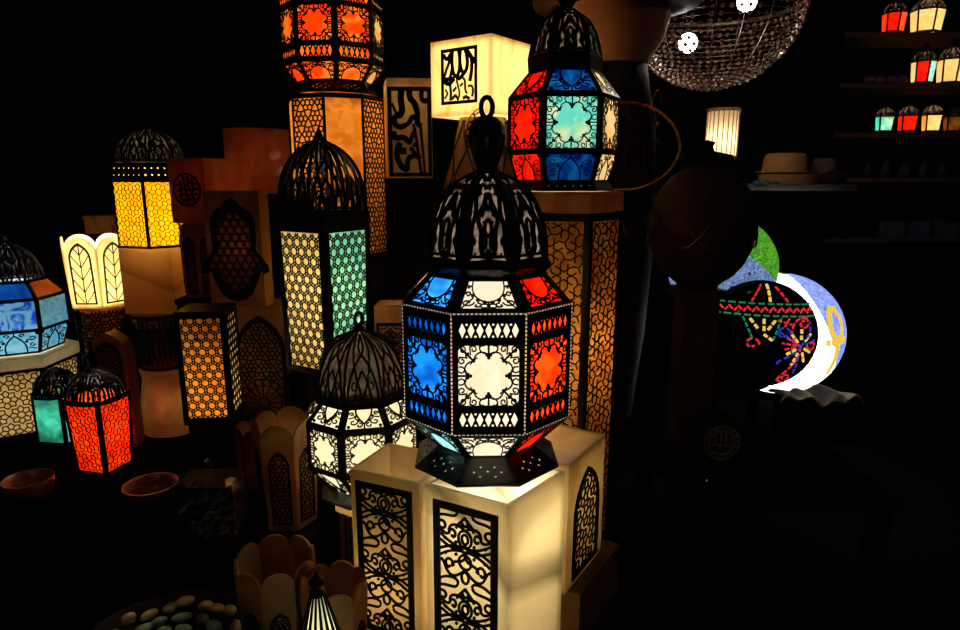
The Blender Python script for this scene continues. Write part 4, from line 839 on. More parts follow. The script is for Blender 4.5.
lantern('domed_lantern', 'small dim lantern with teal panes tucked behind the orange-red one', 'lantern', (xT, YT, T2+.0025), 4, -pi/2+BR(63)+R_(-40), [
  dict(t='pane', r0=RT, z0=.001, r1=RT, z1=zt(395, RT*.7), m=(.007, .007), col=['teal', 'aqua', 'teal', 'amber'], pat=None)],
  dict(prof=[(RT*.96, zt(394)), (RT*.92, zt(386)), (RT*.7, zt(377)), (RT*.2, zt(370))], pat=PGO, w=.004, rib=.003, n=8), None, .55, lcol=(1, .86, .6))
# ---------------------------------------------------------------- blue lantern on hexagonal lattice lamp
YI = 1.95; xI = P(20, 400, YI+.08).x; RI = W(54, 400, YI+.08); YIc = YI+.08
zi0 = T2; zi1 = Z(358, YIc-RI*.6); zi, ri = mk(YIc, T2)
bub = lambda x0, x1, y0, y1: lat_rose(x0, x1, y0+.01, y1, .062, 8)
hx = lantern('hexagonal_lamp', 'low hexagonal lamp with rosette lattice and white stone rim, at the far left', 'lamp', (xI, YIc, T2), 6, -pi/2+BR(20)+R_(-6), [
  dict(t='pane', r0=RI*.9, z0=.003, r1=RI, z1=zi1-T2-.035, m=(.008, .01), col=['cream'], pat=bub, w=.0034)], light=1.2, lcol=(1, .82, .58), metal='cut')
b = MB(); b.lathe([(RI*.4, zi1-T2-.034), (RI*1.03, zi1-T2-.034), (RI*1.07, zi1-T2), (RI*.4, zi1-T2)], 6, ph=-pi/2+BR(20)+R_(-6)+pi/6, closed=True); b.build('stone_rim', 'lamp', hx)
zj, rj = mk(YIc, zi1); RJ2 = W(46, 320, YIc); xI2 = P(17, 320, YIc).x
lantern('hexagonal_lantern', 'blue and icy glass hexagonal lantern standing at the far left', 'lantern', (xI2, YIc, zi1+.0025), 6, -pi/2+BR(17)+R_(-6), [
  dict(t='pane', r0=RJ2*.8, z0=.004, r1=RJ2*.96, z1=zj(334, RJ2*.8), m=(.006, .005), col=['ice'], pat=PP, w=.0030),
  dict(t='pane', r0=RJ2*.96, z0=zj(334, RJ2*.8), r1=RJ2*.96, z1=zj(303, RJ2*.8), m=(.007, .005), col=['blueice', 'ice', 'sky', 'ice', 'blue', 'blueice'], pat=None),
  dict(t='pane', r0=RJ2*.96, z0=zj(303, RJ2*.8), r1=RJ2*.66, z1=zj(284, RJ2*.5), m=(.007, .005), col=['blue', 'alabred', 'blue', 'ice', 'blue', 'blue'], pat=None)],
  dict(prof=[(RJ2*.62, zj(282)), (RJ2*.60, zj(272)), (RJ2*.45, zj(256)), (RJ2*.2, zj(246)), (RJ2*.06, zj(243))], pat=PG, w=.004, rib=.004, n=6), dict(prof=[(.008, zj(244)), (.012, zj(240)), (.004, zj(236)), (.0005, zj(232))]), 2.7, lcol=(.9, .95, 1), lz=zj(322), w=.003)
# ---------------------------------------------------------------- middle-low objects
YP = 1.42; xP = P(292, 470, YP).x; hp = Z(424, YP-.05)-T2
petal_box('petal_lamp', 'dim tall petal-edged alabaster lamp beside the cream-paned lantern', (xP-.012, YP, T2+.0005), 6, -pi/2+BR(292)+R_(-14), W(27, 520, YP), W(33, 430, YP), hp, 'alabdark', rs_(.034), .06, (1, .62, .32), .0030, lz=.6, hl=.76)
YP2 = 1.61; petal_box('petal_lamp', 'plain brown scalloped stone lamp behind the plastic-wrapped jar', (P(257, 470, YP2).x+.005, YP2, T2+.0005), 6, -pi/2+R_(10), W(19, 470, YP2), W(22, 430, YP2), Z(424, YP2)-T2, 'alabdark', None, .02, (1, .55, .25), lz=.6)
for i, (px, py, hh, lab) in enumerate([(289, 536, .115, 'brown petal-edged stone bowl at the bottom, left of the striped cone'), (352, 562, .10, 'brown petal-edged stone bowl between the striped cone and left alabaster box')]):
    YQ2 = 1.10 if i == 0 else 1.045
    r1 = W(41, 590, YQ2) if i == 0 else W(34, 610, YQ2); zt_ = Z(py, YQ2+r1*.8); X = P(278 if i == 0 else 334, 600, YQ2).x
    petal_box('petal_bowl', lab, (X, YQ2, T1+.0005), 8 if i == 0 else 7, -pi/2+R_(20), r1*.85, r1, zt_-T1, 'honey', rs_(.026), .0, lw=.0026, cat='bowl', hl=.62)
# striped cone lamp
YCn = .88; xc = P(318, 600, YCn).x; zc1 = Z(571, YCn); T = thing('cone_lamp', 'black cone lamp with thin pale stripes and a ball finial, at the bottom edge', 'lamp', (xc, YCn, T1))
hC = Z(590, YCn)-T1; RCn = W(52, 700, YCn); b = MB(); b.lathe([(RCn, .0), (.008, hC)], 24); b.build('shade', 'lamp', T)
b = MB()
for k in range(16):
    a = 2*pi*k/16; b.tube([((RCn+.002)*cos(a), (RCn+.002)*sin(a), .003), (.009*cos(a), .009*sin(a), hC)], .0, 5, rr=[.0070, .0014])
b.lathe([(RCn+.006, 0), (RCn+.006, .01), (RCn-.004, .01), (RCn-.004, 0)], 24, closed=True); b.build('rib_cage', 'black', T)
b = MB(); b.lathe([(.010, hC-.010), (.011, hC), (.006, hC+.004), (.012, hC+.012), (.013, hC+.017), (.008, hC+.023), (.0035, hC+.026), (.0005, hC+.032)], 16); b.build('finial', 'bronze', T, True); bulb(T, hC*.55, .6, (.9, 1, .7), .01)
# pebbles in a tray
zt_ = T1; tx, ty = P(158, 640, 1.06).x-.0, 1.085
tr = MB(); tr.lathe([(0, 0), (.15, 0), (.17, .028), (.165, .028), (.147, .006), (0, .006)], 36, sx=1.0); tag(tr.build('pebble_tray', 'clay', None, True, (tx+.0, ty, T1)), 'shallow brown round tray of pebbles in the dark lower left', 'tray')
MT['peb0'] = simple('buff_pebble', (.85, .60, .38), .35, 0, .4, 30); MT['peb1'] = simple('grey_green_pebble', (.30, .42, .38), .35, 0, .4, 30)
def pebble_mesh(seed):
    random.seed(seed); b = MB(); s3 = (random.uniform(.014, .02), random.uniform(.010, .014), random.uniform(.008, .011)); n1, n2 = 8, 12
    b.add([(s3[0]*sin(pi*(i+.5)/n1)*cos(2*pi*k/n2)*(1+.12*sin(seed+k)), s3[1]*sin(pi*(i+.5)/n1)*sin(2*pi*k/n2), s3[2]-s3[2]*cos(pi*(i+.5)/n1)) for i in range(n1) for k in range(n2)], [(i*n2+k, i*n2+(k+1) % n2, (i+1)*n2+(k+1) % n2, (i+1)*n2+k) for i in range(n1-1) for k in range(n2)]+[tuple(range(n2))[::-1], tuple(range((n1-1)*n2, n1*n2))])
    return b
pro = []
for s_ in range(4): pro.append(pebble_mesh(s_).build('pebble', 'peb0' if s_ < 2 else 'peb1', None, True))
random.seed(3); cnt = 0
rings = [(.128, 22, 0), (.092, 15, 1), (.056, 9, 2), (.02, 3, 1)]
for rr, nn, kd in rings:
    for k in range(nn):
        a = 2*pi*k/nn+random.uniform(-.06, .06); buff = (kd == 0)
        src = pro[(k % 2)+(0 if buff else 2)]; o = src if not src.get('label') else src.copy()
        if o is not src: COL.objects.link(o)
        o.location = (tx+rr*cos(a), ty+rr*sin(a), T1+.0065+(.012 if buff and k % 3 == 0 else 0)); o.rotation_euler = (0, random.uniform(-.2, .2)*0, a+pi/2+random.uniform(-.3, .3))
        tag(o, 'smooth buff pebble in the outer ring of the tray' if buff else 'dark grey-green pebble inside the ring of buff ones', 'pebble', 'buff pebbles round the tray' if buff else 'dark pebbles in the tray')
# plastic-wrapped jar, clay bowls
MT['plastic'] = (lambda: (lambda m, n, l, o: ([setattr(g := n.new('ShaderNodeBsdfGlossy'), 'name', 'g'), g.inputs['Roughness'].__setattr__('default_value', .12), t := n.new('ShaderNodeBsdfTransparent'), x := n.new('ShaderNodeMixShader'), x.inputs[0].__setattr__('default_value', .22), l.new(t.outputs[0], x.inputs[1]), l.new(g.outputs[0], x.inputs[2]), l.new(x.outputs[0], o.inputs['Surface'])], m)[1])(*nt('clear_plastic_film')))()
YR = 1.36; xR = P(214, 510, YR).x; T = thing('wrapped_box', 'brown lattice box wrapped in shiny clear plastic', 'box', (xR, YR, T2)); hR = Z(478, YR)-T2; wR = W(28, 510, YR)
b = MB(); b.box((0, 0, hR/2), (wR*2, wR*1.5, hR)); b.build('body', 'clay', T)
m = MB(); f = plane_f((0, -wR*.75, 0), (1, 0, 0), (0, 0, 1)); draw(m, lat_rose(-wR, wR, .01, hR, .03, 6), lambda u, v: (u, v), .0026, f, .002, [(-wR+.006, .006), (wR-.006, .006), (wR-.006, hR-.006), (-wR+.006, hR-.006)], .0004); m.build('lattice', 'cut', T)
random.seed(11); b = MB(); n1, n2 = 14, 40
vs = []
for i in range(n1):
    for k in range(n2):
        a = 2*pi*k/n2; c_, s__ = cos(a), sin(a); mm = max(abs(c_)/(wR+.006), abs(s__)/(wR*.75+.006)); r = 1/mm; j = 1+.03*random.uniform(-1, 1)+(.10*sin(k*1.7)*max(0, i-9)/4); vs.append((r*c_*j, r*s__*j, min(hR+.02, .002+(hR+.016)*i/(n1-1))+(.006*sin(k*1.1) if i == n1-1 else 0)))
b.add(vs, [(i*n2+k, i*n2+(k+1) % n2, (i+1)*n2+(k+1) % n2, (i+1)*n2+k) for i in range(n1-1) for k in range(n2)]); b.build('plastic_wrap', 'plastic', T)
MT['redclay'] = simple('red_clay', (.36, .09, .05), .3, 0, .4, 12, .1)
def bowl(px, py, Y, r, h, lab, mat='redclay'):
    b = MB(); b.lathe([(0, 0), (r*.6, 0), (r*.95, h*.5), (r, h), (r*.92, h), (r*.85, h*.5), (r*.5, .008), (0, .008)], 28); return tag(b.build('clay_bowl', mat, None, True, (P(px, py, Y).x, Y, T2+.0005)), lab, 'bowl')
bowl(28, 480, 1.52, W(23, 480, 1.52), .055, 'round red-brown clay bowl alone at the dark left edge'); bowl(150, 480, 1.50, W(26, 480, 1.5), .05, 'red-brown clay dish in front of the alabaster vase')
# ---------------------------------------------------------------- big dark urns right of centre
YU = 2.15
def at0(px, py, Y): p = P(px, py, Y); return p
zu = lambda py: Z(py, YU)
wu = lambda n, py: W(n, py, YU)
table('dark low table under the round pot and patterned globe', .66, 1.22, 1.72, 2.60, .38)
ur = thing('large_urn', 'large dark urn with brown flared bowl top and broad brim, behind the stained lantern', 'urn', (P(614, 60, YU).x, YU, T2))
MT['terra'] = simple('brown_terracotta', (.42, .17, .07), .6, 0, .4, 8, .2)
b = MB(); b.lathe([(0, .001)]+[(wu(x, y), zu(y)-T2 if y < 440 else .001) for x, y in [(30, 450), (40, 330), (46, 240), (46, 180), (43, 120), (36, 90), (33, 66)]]+[(0, zu(66)-T2)], 40); b.build('body', 'clay', ur, True)
b = MB(); b.lathe([(wu(33, 66), zu(66)-T2), (wu(36, 58), zu(58)-T2), (wu(47, 42), zu(42)-T2), (wu(53, 20), zu(20)-T2), (wu(53, 8), zu(8)-T2)], 40); b.build('flared_bowl', 'terra', ur, True)
b = MB(); b.lathe([(wu(50, 10), zu(10)-T2), (wu(82, 6), zu(6)-T2), (wu(84, 0), zu(0)-T2), (wu(80, -8), zu(-8)-T2), (wu(50, -2), zu(-2)-T2)], 40, closed=True); b.build('brim', 'clay', ur, True)
m = MB()
for k in range(10):
    a = 2*pi*k/10
    for j, (yy, s_) in enumerate([(110, .05), (160, .06), (215, .06)]):
        r = wu(46, yy)+.003; zc_ = zu(yy)-ur.location.z
        m.tube([(r*cos(a+.22*cos(t*pi/6)), r*sin(a+.22*cos(t*pi/6)), zc_+s_*sin(t*pi/6)) for t in range(12)], .003, 5, True)
m.build('oval_relief', 'bronze', ur)
# round pot on a wooden column
YU2 = 1.85; xu2 = P(702, 220, YU2).x; zcol = Z(288, YU2)
co = MB(); co.box((0, 0, (zcol-.38)/2), (.10, .10, zcol-.38)); co.box((0, 0, .015), (.112, .112, .03)); co.box((0, 0, zcol-.38-.01), (.13, .13, .02))
tag(co.build('wooden_column', simple('brown_grained_wood', (.06, .03, .018), .5, 0, .6, 30, .4), None, False, (xu2, YU2, .38)), 'dark wooden column carrying the round pot', 'column')
pt = thing('round_pot', 'big dark round lidded pot on a wooden column, left of the mosaic globes', 'pot', (xu2, YU2, zcol)); hp = Z(163, YU2)-zcol; rp = W(52, 225, YU2)
b = MB(); b.lathe([(0, 0)]+[(max(.05, rp*sin(pi*(i+.8)/12.5)), hp*(1-cos(pi*(i+.8)/12.5))/2) for i in range(12)]+[(.05, hp), (0, hp)], 36); b.build('body', 'clay', pt, True)
b = MB(); b.lathe([(0, hp+.001), (.075, hp+.001), (.07, hp+.02), (.02, hp+.032), (.016, hp+.045), (.022, hp+.055), (.0005, hp+.062)], 28); b.build('lid', 'wood', pt, True)
m = MB()
for s_ in (1, -1):
    m.tube([(rp*1.0*cos(a), rp*1.0*sin(a), hp*.5+.05*sin(4*a+s_)) for a in [2*pi*i/60 for i in range(60)]], .003, 5, True)
m.build('painted_band', 'bronze', pt)
# medallion hanging on the column
mm = MB(); f = plane_f((0, 0, 0), (1, 0, 0), (0, 0, 1)); rm = W(18, 442, YU2-.1)
T = thing('medallion', 'small round pale medallion with cut lettering, hanging on the dark post', 'medallion', (P(722, 443, YU2-.055).x, YU2-.0535, Z(443, YU2-.055)))
for r in (1.0, .72): mm.strip([(rm*r*cos(2*pi*k/28), rm*r*sin(2*pi*k/28)) for k in range(28)], rm*.10, f, .003, True)
for k in range(16):
    a = 2*pi*k/16; mm.strip([(rm*.72*cos(a), rm*.72*sin(a)), (rm*.86*cos(a+.15), rm*.86*sin(a+.15)), (rm*cos(a), rm*sin(a))], rm*.09, f, .003)
for pl_ in [bez((-.4, .5), (-.3, .1), (-.5, -.1), (-.6, -.2)), bez((-.1, .6), (-.1, .2), (0, .1), (-.1, -.5)), bez((.2, .55), (.2, .2), (.3, 0), (.15, -.4)), bez((-.6, -.2), (-.2, .0), (.2, -.3), (.6, -.1)), bez((.5, .3), (.5, 0), (.4, -.1), (.5, -.4))]: mm.strip([(x*rm, y*rm) for x, y in pl_], rm*.10, f, .003)
mm.build('cut_lettering', simple('pale_horn', (.38, .36, .28), .5), T)
# ---------------------------------------------------------------- mosaic globes
def sphere_mb(r, n1=24, n2=48):
    b = MB(); b.add([(r*sin(pi*(i+.5)/n1)*cos(2*pi*k/n2), r*sin(pi*(i+.5)/n1)*sin(2*pi*k/n2), -r*cos(pi*(i+.5)/n1)) for i in range(n1) for k in range(n2)], [(i*n2+k, i*n2+(k+1) % n2, (i+1)*n2+(k+1) % n2, (i+1)*n2+k) for i in range(n1-1) for k in range(n2)]+[tuple(range(n2))[::-1]]); return b
def ramp_x(pos, cols):
    def fn(n, l, tc):
        s = n.new('ShaderNodeSeparateXYZ'); l.new(tc.outputs['Object'], s.inputs[0]); r = n.new('ShaderNodeValToRGB'); r.color_ramp.interpolation = 'CONSTANT'
        mr = n.new('ShaderNodeMapRange'); mr.inputs['From Min'].default_value = -.2; mr.inputs['From Max'].default_value = .2; l.new(s.outputs[0], mr.inputs['Value']); l.new(mr.outputs[0], r.inputs[0])
        e = r.color_ramp.elements; e[0].position = 0; e[0].color = (*cols[0], 1); e[1].position = pos[0]; e[1].color = (*cols[1], 1)
        for p_, c_ in zip(pos[1:], cols[2:]): q = e.new(p_); q.color = (*c_, 1)
        return r.outputs[0]
    return fn
ZT4 = .50
Yg = 2.35; zg0 = Z(400, Yg)
table('dark wooden table behind the urns, carrying the mosaic globes', 1.0, 2.2, 2.64, 3.0, .45) if False else None
YB1 = 2.80; rb1 = W(60, 332, YB1); cB1 = P(778, 333, YB1)
def globe_cols(n, l, tc):
    s = n.new('ShaderNodeSeparateXYZ'); l.new(tc.outputs['Object'], s.inputs[0]); a = n.new('ShaderNodeMath'); a.operation = 'MULTIPLY_ADD'; a.inputs[1].default_value = 2.2
    l.new(s.outputs[0], a.inputs[0]); l.new(s.outputs[2], a.inputs[2]); g = n.new('ShaderNodeMath'); g.operation = 'GREATER_THAN'; g.inputs[1].default_value = rb1*1.02; l.new(a.outputs[0], g.inputs[0])
    m = n.new('ShaderNodeMix'); m.data_type = 'RGBA'; m.inputs['A'].default_value = (.97, .94, .74, 1); m.inputs['B'].default_value = (.075, .10, .27, 1); l.new(g.outputs[0], m.inputs['Factor']); return m.outputs['Result']
gl = thing('globe_lamp', 'glowing blue mosaic globe lamp with a yellow ankh on its right', 'lamp', (cB1.x, YB1, cB1.z)); 
b = sphere_mb(rb1); b.build('globe', mosaic('blue_and_white_mosaic', globe_cols), gl, True); bulb(gl, 0, 16, (.95, .97, 1), .03)
# ankh of yellow tesserae on the right flank
def sph(r, az, el): return Vector((r*cos(el)*cos(az), r*cos(el)*sin(az), r*sin(el)))
an = MB(); MT['tess_y'] = emis('glow_yellow_tesserae', (.95, .58, .04), 1.0)  # glow put into the tesserae instead of light coming through the glass
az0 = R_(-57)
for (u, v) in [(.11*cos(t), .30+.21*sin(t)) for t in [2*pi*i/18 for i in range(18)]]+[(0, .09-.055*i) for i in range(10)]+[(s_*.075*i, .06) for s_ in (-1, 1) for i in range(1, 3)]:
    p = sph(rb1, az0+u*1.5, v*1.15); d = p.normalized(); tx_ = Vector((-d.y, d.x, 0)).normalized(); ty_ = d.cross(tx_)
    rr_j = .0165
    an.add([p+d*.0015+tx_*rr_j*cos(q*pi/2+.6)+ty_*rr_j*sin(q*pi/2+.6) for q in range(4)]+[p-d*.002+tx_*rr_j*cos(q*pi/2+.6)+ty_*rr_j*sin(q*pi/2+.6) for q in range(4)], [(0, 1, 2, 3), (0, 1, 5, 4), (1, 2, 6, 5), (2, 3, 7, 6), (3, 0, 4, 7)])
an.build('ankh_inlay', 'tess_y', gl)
YB2 = 2.10; rb2 = W(53, 330, YB2); cB2 = P(759, 333, YB2)
dk = thing('painted_globe', 'black globe with dotted red, yellow, blue and green patterns, before the glowing globe', 'globe', (cB2.x, YB2, cB2.z))
b = sphere_mb(rb2); b.build('globe', lucent('black_glass', (.0016, .0010, .0013), (.001, .0008, .001), .5, 10, gloss=.02), dk, True)
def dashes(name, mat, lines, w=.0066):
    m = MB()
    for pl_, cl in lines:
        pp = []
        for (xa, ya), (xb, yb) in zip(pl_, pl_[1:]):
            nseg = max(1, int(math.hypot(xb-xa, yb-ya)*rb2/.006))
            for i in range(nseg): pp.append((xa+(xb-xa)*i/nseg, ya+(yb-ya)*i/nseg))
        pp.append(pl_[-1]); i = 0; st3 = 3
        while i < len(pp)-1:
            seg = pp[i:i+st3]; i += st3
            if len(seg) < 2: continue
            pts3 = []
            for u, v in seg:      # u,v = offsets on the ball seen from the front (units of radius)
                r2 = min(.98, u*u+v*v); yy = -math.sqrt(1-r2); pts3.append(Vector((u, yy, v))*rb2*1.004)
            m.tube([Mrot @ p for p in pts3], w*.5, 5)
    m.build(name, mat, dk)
Mrot = Matrix.Rotation(R_(-12), 3, 'Z') @ Matrix.Rotation(R_(-7), 3, 'X')
MT['dr'] = emis('glow_red_bead', (.85, .03, .04), .8); MT['dg'] = emis('glow_green_bead', (.02, .28, .10), .6); MT['db'] = emis('glow_blue_bead', (.03, .06, .65), .6); MT['dy'] = emis('glow_yellow_bead', (.85, .52, .08), 1.0)  # glow put into the bead materials; the globe holds no bulb
zig = [(-.85+i*.068, .50+(.045 if i % 2 else -.045)) for i in range(26)]
fcx, fcy = .52, -.12
ray = lambda a, r0, r1: [(fcx+r0*cos(R_(a)), fcy+r0*sin(R_(a))), (fcx+r1*cos(R_(a)), fcy+r1*sin(R_(a)))]
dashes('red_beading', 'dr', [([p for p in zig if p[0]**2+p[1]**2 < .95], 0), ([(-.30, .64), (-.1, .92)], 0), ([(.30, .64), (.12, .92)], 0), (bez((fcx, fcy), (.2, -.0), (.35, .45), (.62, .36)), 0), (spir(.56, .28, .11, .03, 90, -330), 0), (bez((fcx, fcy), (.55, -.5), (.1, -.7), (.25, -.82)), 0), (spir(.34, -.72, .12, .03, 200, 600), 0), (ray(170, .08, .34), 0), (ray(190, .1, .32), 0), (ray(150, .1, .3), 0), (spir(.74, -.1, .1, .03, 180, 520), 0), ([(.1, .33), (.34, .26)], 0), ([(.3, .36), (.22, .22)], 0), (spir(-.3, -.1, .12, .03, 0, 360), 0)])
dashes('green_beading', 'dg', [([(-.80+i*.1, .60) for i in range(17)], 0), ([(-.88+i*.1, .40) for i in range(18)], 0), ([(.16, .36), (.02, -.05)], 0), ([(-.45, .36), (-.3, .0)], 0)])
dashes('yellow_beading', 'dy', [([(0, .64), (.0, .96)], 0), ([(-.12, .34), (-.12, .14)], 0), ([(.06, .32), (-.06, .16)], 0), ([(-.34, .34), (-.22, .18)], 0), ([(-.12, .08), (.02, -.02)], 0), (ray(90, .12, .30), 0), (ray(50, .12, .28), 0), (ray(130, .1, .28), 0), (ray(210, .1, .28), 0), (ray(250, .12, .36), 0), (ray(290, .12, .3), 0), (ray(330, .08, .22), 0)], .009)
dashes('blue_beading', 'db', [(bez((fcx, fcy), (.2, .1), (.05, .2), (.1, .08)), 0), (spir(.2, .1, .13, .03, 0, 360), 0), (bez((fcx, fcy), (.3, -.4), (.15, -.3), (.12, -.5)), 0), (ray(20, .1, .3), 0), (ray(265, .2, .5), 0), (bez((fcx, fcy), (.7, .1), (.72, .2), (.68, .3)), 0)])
YB3 = 2.45; rb3 = W(52, 270, YB3); cB3 = P(722, 268, YB3)
g3 = thing('globe_lamp', 'green and pale blue mosaic globe lamp half hidden by the round pot', 'lamp', (cB3.x, YB3, cB3.z)); b = sphere_mb(rb3)
def gb(n, l, tc):
    s = n.new('ShaderNodeSeparateXYZ'); l.new(tc.outputs['Object'], s.inputs[0]); a = n.new('ShaderNodeMath'); a.operation = 'MULTIPLY_ADD'; a.inputs[1].default_value = .75
    l.new(s.outputs[0], a.inputs[0]); l.new(s.outputs[2], a.inputs[2]); g = n.new('ShaderNodeMath'); g.operation = 'GREATER_THAN'; g.inputs[1].default_value = .085; l.new(a.outputs[0], g.inputs[0])
    m = n.new('ShaderNodeMix'); m.data_type = 'RGBA'; m.inputs['A'].default_value = (.25, .36, .72, 1); m.inputs['B'].default_value = (.12, .50, .03, 1); l.new(g.outputs[0], m.inputs['Factor']); return m.outputs['Result']
b.build('globe', mosaic('green_and_blue_mosaic', gb), g3, True); bulb(g3, 0, 1.3, (1, 1, .95), .03)
# stands for the globes
def post(label, x, y, z0, z1, r=.03, name='globe_stand'):
    b = MB(); H = z1-z0; b.lathe([(0, 0), (.07, 0), (.07, .01), (r*.6, .03), (r*.6, H-.02), (r*1.5, H-.002), (0, H-.004)], 20); return tag(b.build(name, 'wood', None, True, (x, y, z0)), label, 'stand')
post('dark stand under the glowing blue globe', cB1.x, YB1, 0, cB1.z-rb1); post('dark stand under the black patterned globe', cB2.x, YB2, .38, cB2.z-rb2); post('dark stand under the green and blue globe', cB3.x, YB3, .38, cB3.z-rb3)
MT['linen'] = simple('beige_cloth', (.45, .36, .24), .8, 0, .3, 30)
cl = MB(); nU, nV = 22, 8; random.seed(5); ox = P(815, 394, 2.2); vs = []
for j in range(nV):
    for i in range(nU):
        u, v = i/(nU-1), j/(nV-1); vs.append(((u-.5)*.30+.03*sin(v*3), (v-.5)*.14*(1-.5*abs(u-.4)), .018*sin(u*9+v*2)*(1-v*.4)+.035*v*0+.012*sin(u*23)+.05*(1-abs(2*u-.9))*.5))
cl.add(vs, [(j*nU+i, j*nU+i+1, (j+1)*nU+i+1, (j+1)*nU+i) for j in range(nV-1) for i in range(nU-1)])
clo = cl.build('folded_cloth', 'linen', None, True, (ox.x, 2.2, ox.z-.02)); sd_ = clo.modifiers.new('thick', 'SOLIDIFY'); sd_.thickness = .003; tag(clo, 'crumpled beige cloth under the mosaic globes', 'cloth')
b = MB(); b.box((0, 0, (ox.z-.045-.38)/2), (.26, .13, ox.z-.045-.38)); tag(b.build('wooden_crate', 'wood', None, False, (ox.x+.02, 2.2, .38)), 'dark crate under the crumpled cloth', 'crate')
# ---------------------------------------------------------------- hats, striped shade, beaded bowl
YHt = 3.45; zht = Z(184, YHt); xh = P(790, 184, YHt).x
MT['straw'] = simple('tan_straw', (.50, .24, .10), .8, 0, .3, 60, .3); MT['straw2'] = simple('brown_felt', (.20, .13, .09), .9, 0, .3, 40); MT['counter'] = simple('worn_grey_wood', (.12, .12, .10), .7, 0, .4, 10)
t = thing('round_counter', 'round grey-topped counter carrying the hats', 'table', (xh, YHt, 0)); b = MB(); b.lathe([(0, zht-.03), (.30, zht-.03), (.31, zht-.015), (.30, zht), (0, zht)], 40); b.build('tabletop', 'counter', t); b = MB(); b.lathe([(0, 0), (.2, 0), (.2, .03), (.05, .05), (.05, zht-.03), (0, zht-.03)], 24); b.build('pedestal', 'wood', t)
def hat(lab, px, py, Y, z, R1, rc_, h, mat, cat='hat', name='brimmed_hat'):
    t = thing(name, lab, cat, (P(px, py, Y).x, Y, z)); b = MB(); b.lathe([(rc_, .006), (R1*.8, .001), (R1, .006), (R1, .010), (R1*.8, .006), (rc_, .011)], 36, closed=True); b.build('brim', mat, t, True)
    b = MB(); b.lathe([(rc_, .006), (rc_*.98, .02), (rc_*.92, h*.8), (rc_*.8, h), (.001, h*.98)], 36); b.build('crown', mat, t, True); return t
hat('tan straw hat with a flat crown standing on the stack on the counter', 783, 182, YHt-.05, zht+.053, W(26, 165, YHt), W(21, 165, YHt), .10, 'straw')
b = MB(); w_ = W(28, 178, YHt); b.lathe([(0, 0), (w_*.9, 0), (w_, .048), (0, .048)], 32); tag(b.build('straw_basket', 'straw', None, False, (P(783, 182, YHt).x, YHt-.05, zht+.002)), 'low straw basket under the tan hat', 'basket')
hat('brown felt hat right of the tan hat, on the counter', 822, 182, YHt+.06, zht+.001, W(20, 165, YHt), W(12, 165, YHt), .13, 'straw2')
b = MB(); b.lathe([(0, 0), (.05, 0), (.066, .03), (.05, .055), (0, .07)], 20); tag(b.build('bread_roll', 'clay', None, True, (P(812, 182, YHt-.12).x+.10, YHt-.13, zht+.001)), 'brown rounded pot at the right edge of the counter', 'pot'); bpy.data.objects['bread_roll'].name = 'small_pot'
for i in range(3):
    b = MB(); b.lathe([(0, 0), (.015+.004*i, 0), (.02, .012), (0, .02)], 12); tag(b.build('trinket', simple('teal_enamel_%d' % i, (.02, .09, .10), .3), None, True, (P(757+i*9, 182, YHt-.2).x, YHt-.20, zht+.001)), 'small dark teal trinket before the hats', 'trinket', 'teal trinkets before the hats')
YSt = 3.25; xs = P(722, 135, YSt).x; zs0 = Z(157, YSt); zs1 = Z(112, YSt); rs2 = W(15, 135, YSt)
t = thing('striped_shade_lamp', 'small ribbed cream cylinder lamp behind the round pot', 'lamp', (xs, YSt, zs0)); b = MB(); n = 20
vs = []; b.lathe([(rs2, 0), (rs2, zs1-zs0)], 40); b.build('shade', 'cream', t, True); b = MB()
for k in range(n): a = 2*pi*k/n; b.tube([(rs2*1.01*cos(a), rs2*1.01*sin(a), 0), (rs2*1.01*cos(a), rs2*1.01*sin(a), zs1-zs0)], .0025, 5)
b.lathe([(rs2*1.1, zs1-zs0), (rs2*1.1, zs1-zs0+.015), (rs2*.9, zs1-zs0+.015), (rs2*.9, zs1-zs0)], 32, closed=True); b.lathe([(0, -.012), (rs2*1.05, -.012), (rs2*1.05, .004), (0, .004)], 32); b.build('rib_cage', 'straw', t); bulb(t, (zs1-zs0)*.35, .7, (1, .85, .6), .01)
plinth('tall dark stand under the ribbed cylinder lamp', xs, YSt, .12, .12, 0, zs0-.012, name='lamp_stand')
# beaded bowl in place of the dark round tray, bulbs added as its highlights
YBd = 2.6; cb = P(715, 6, YBd); Rb = W(84, 30, YBd)
t = thing('beaded_bowl', 'dark beaded bowl hanging at the top with two bulbs added for its bright highlights', 'lamp', (cb.x, YBd, cb.z)); m = MB(); MT['bead'] = lucent('smoky_bead', (.38, .26, .18), (.20, .09, .06), .6, 60, gloss=.12); MT['shell'] = simple('beaded_copper_net', (.055, .03, .022), .35, .5, .5, 60)
random.seed(9); net = MB()
for j in range(1, 20):
    el = -pi/2*(1-j/20*1.0); nn = max(6, int(66*cos(el)))
    for k in range(nn):
        a = 2*pi*(k+.5*(j % 2))/nn; p = Vector((Rb*cos(el)*cos(a), Rb*cos(el)*sin(a), Rb*.93*sin(el)))
        if random.random() < .88:
            r = random.uniform(.0065, .0100); d = p.normalized(); tx_ = Vector((-d.y, d.x, 0)).normalized(); ty_ = d.cross(tx_)
            m.add([p+d*r]+[p+(tx_*cos(q*pi/3)+ty_*sin(q*pi/3))*r for q in range(6)]+[p-d*r], [(0, 1+q, 1+(q+1) % 6) for q in range(6)]+[(7, 1+(q+1) % 6, 1+q) for q in range(6)])
    net.tube([(Rb*cos(el)*cos(2*pi*k/40), Rb*cos(el)*sin(2*pi*k/40), Rb*.93*sin(el)) for k in range(40)], .0016, 4, True)
for k in range(20):
    a = 2*pi*k/20; net.tube([(Rb*cos(e_)*cos(a), Rb*cos(e_)*sin(a), Rb*.93*sin(e_)) for e_ in [-pi/2+pi/2*i/10 for i in range(11)]], .0016, 4)
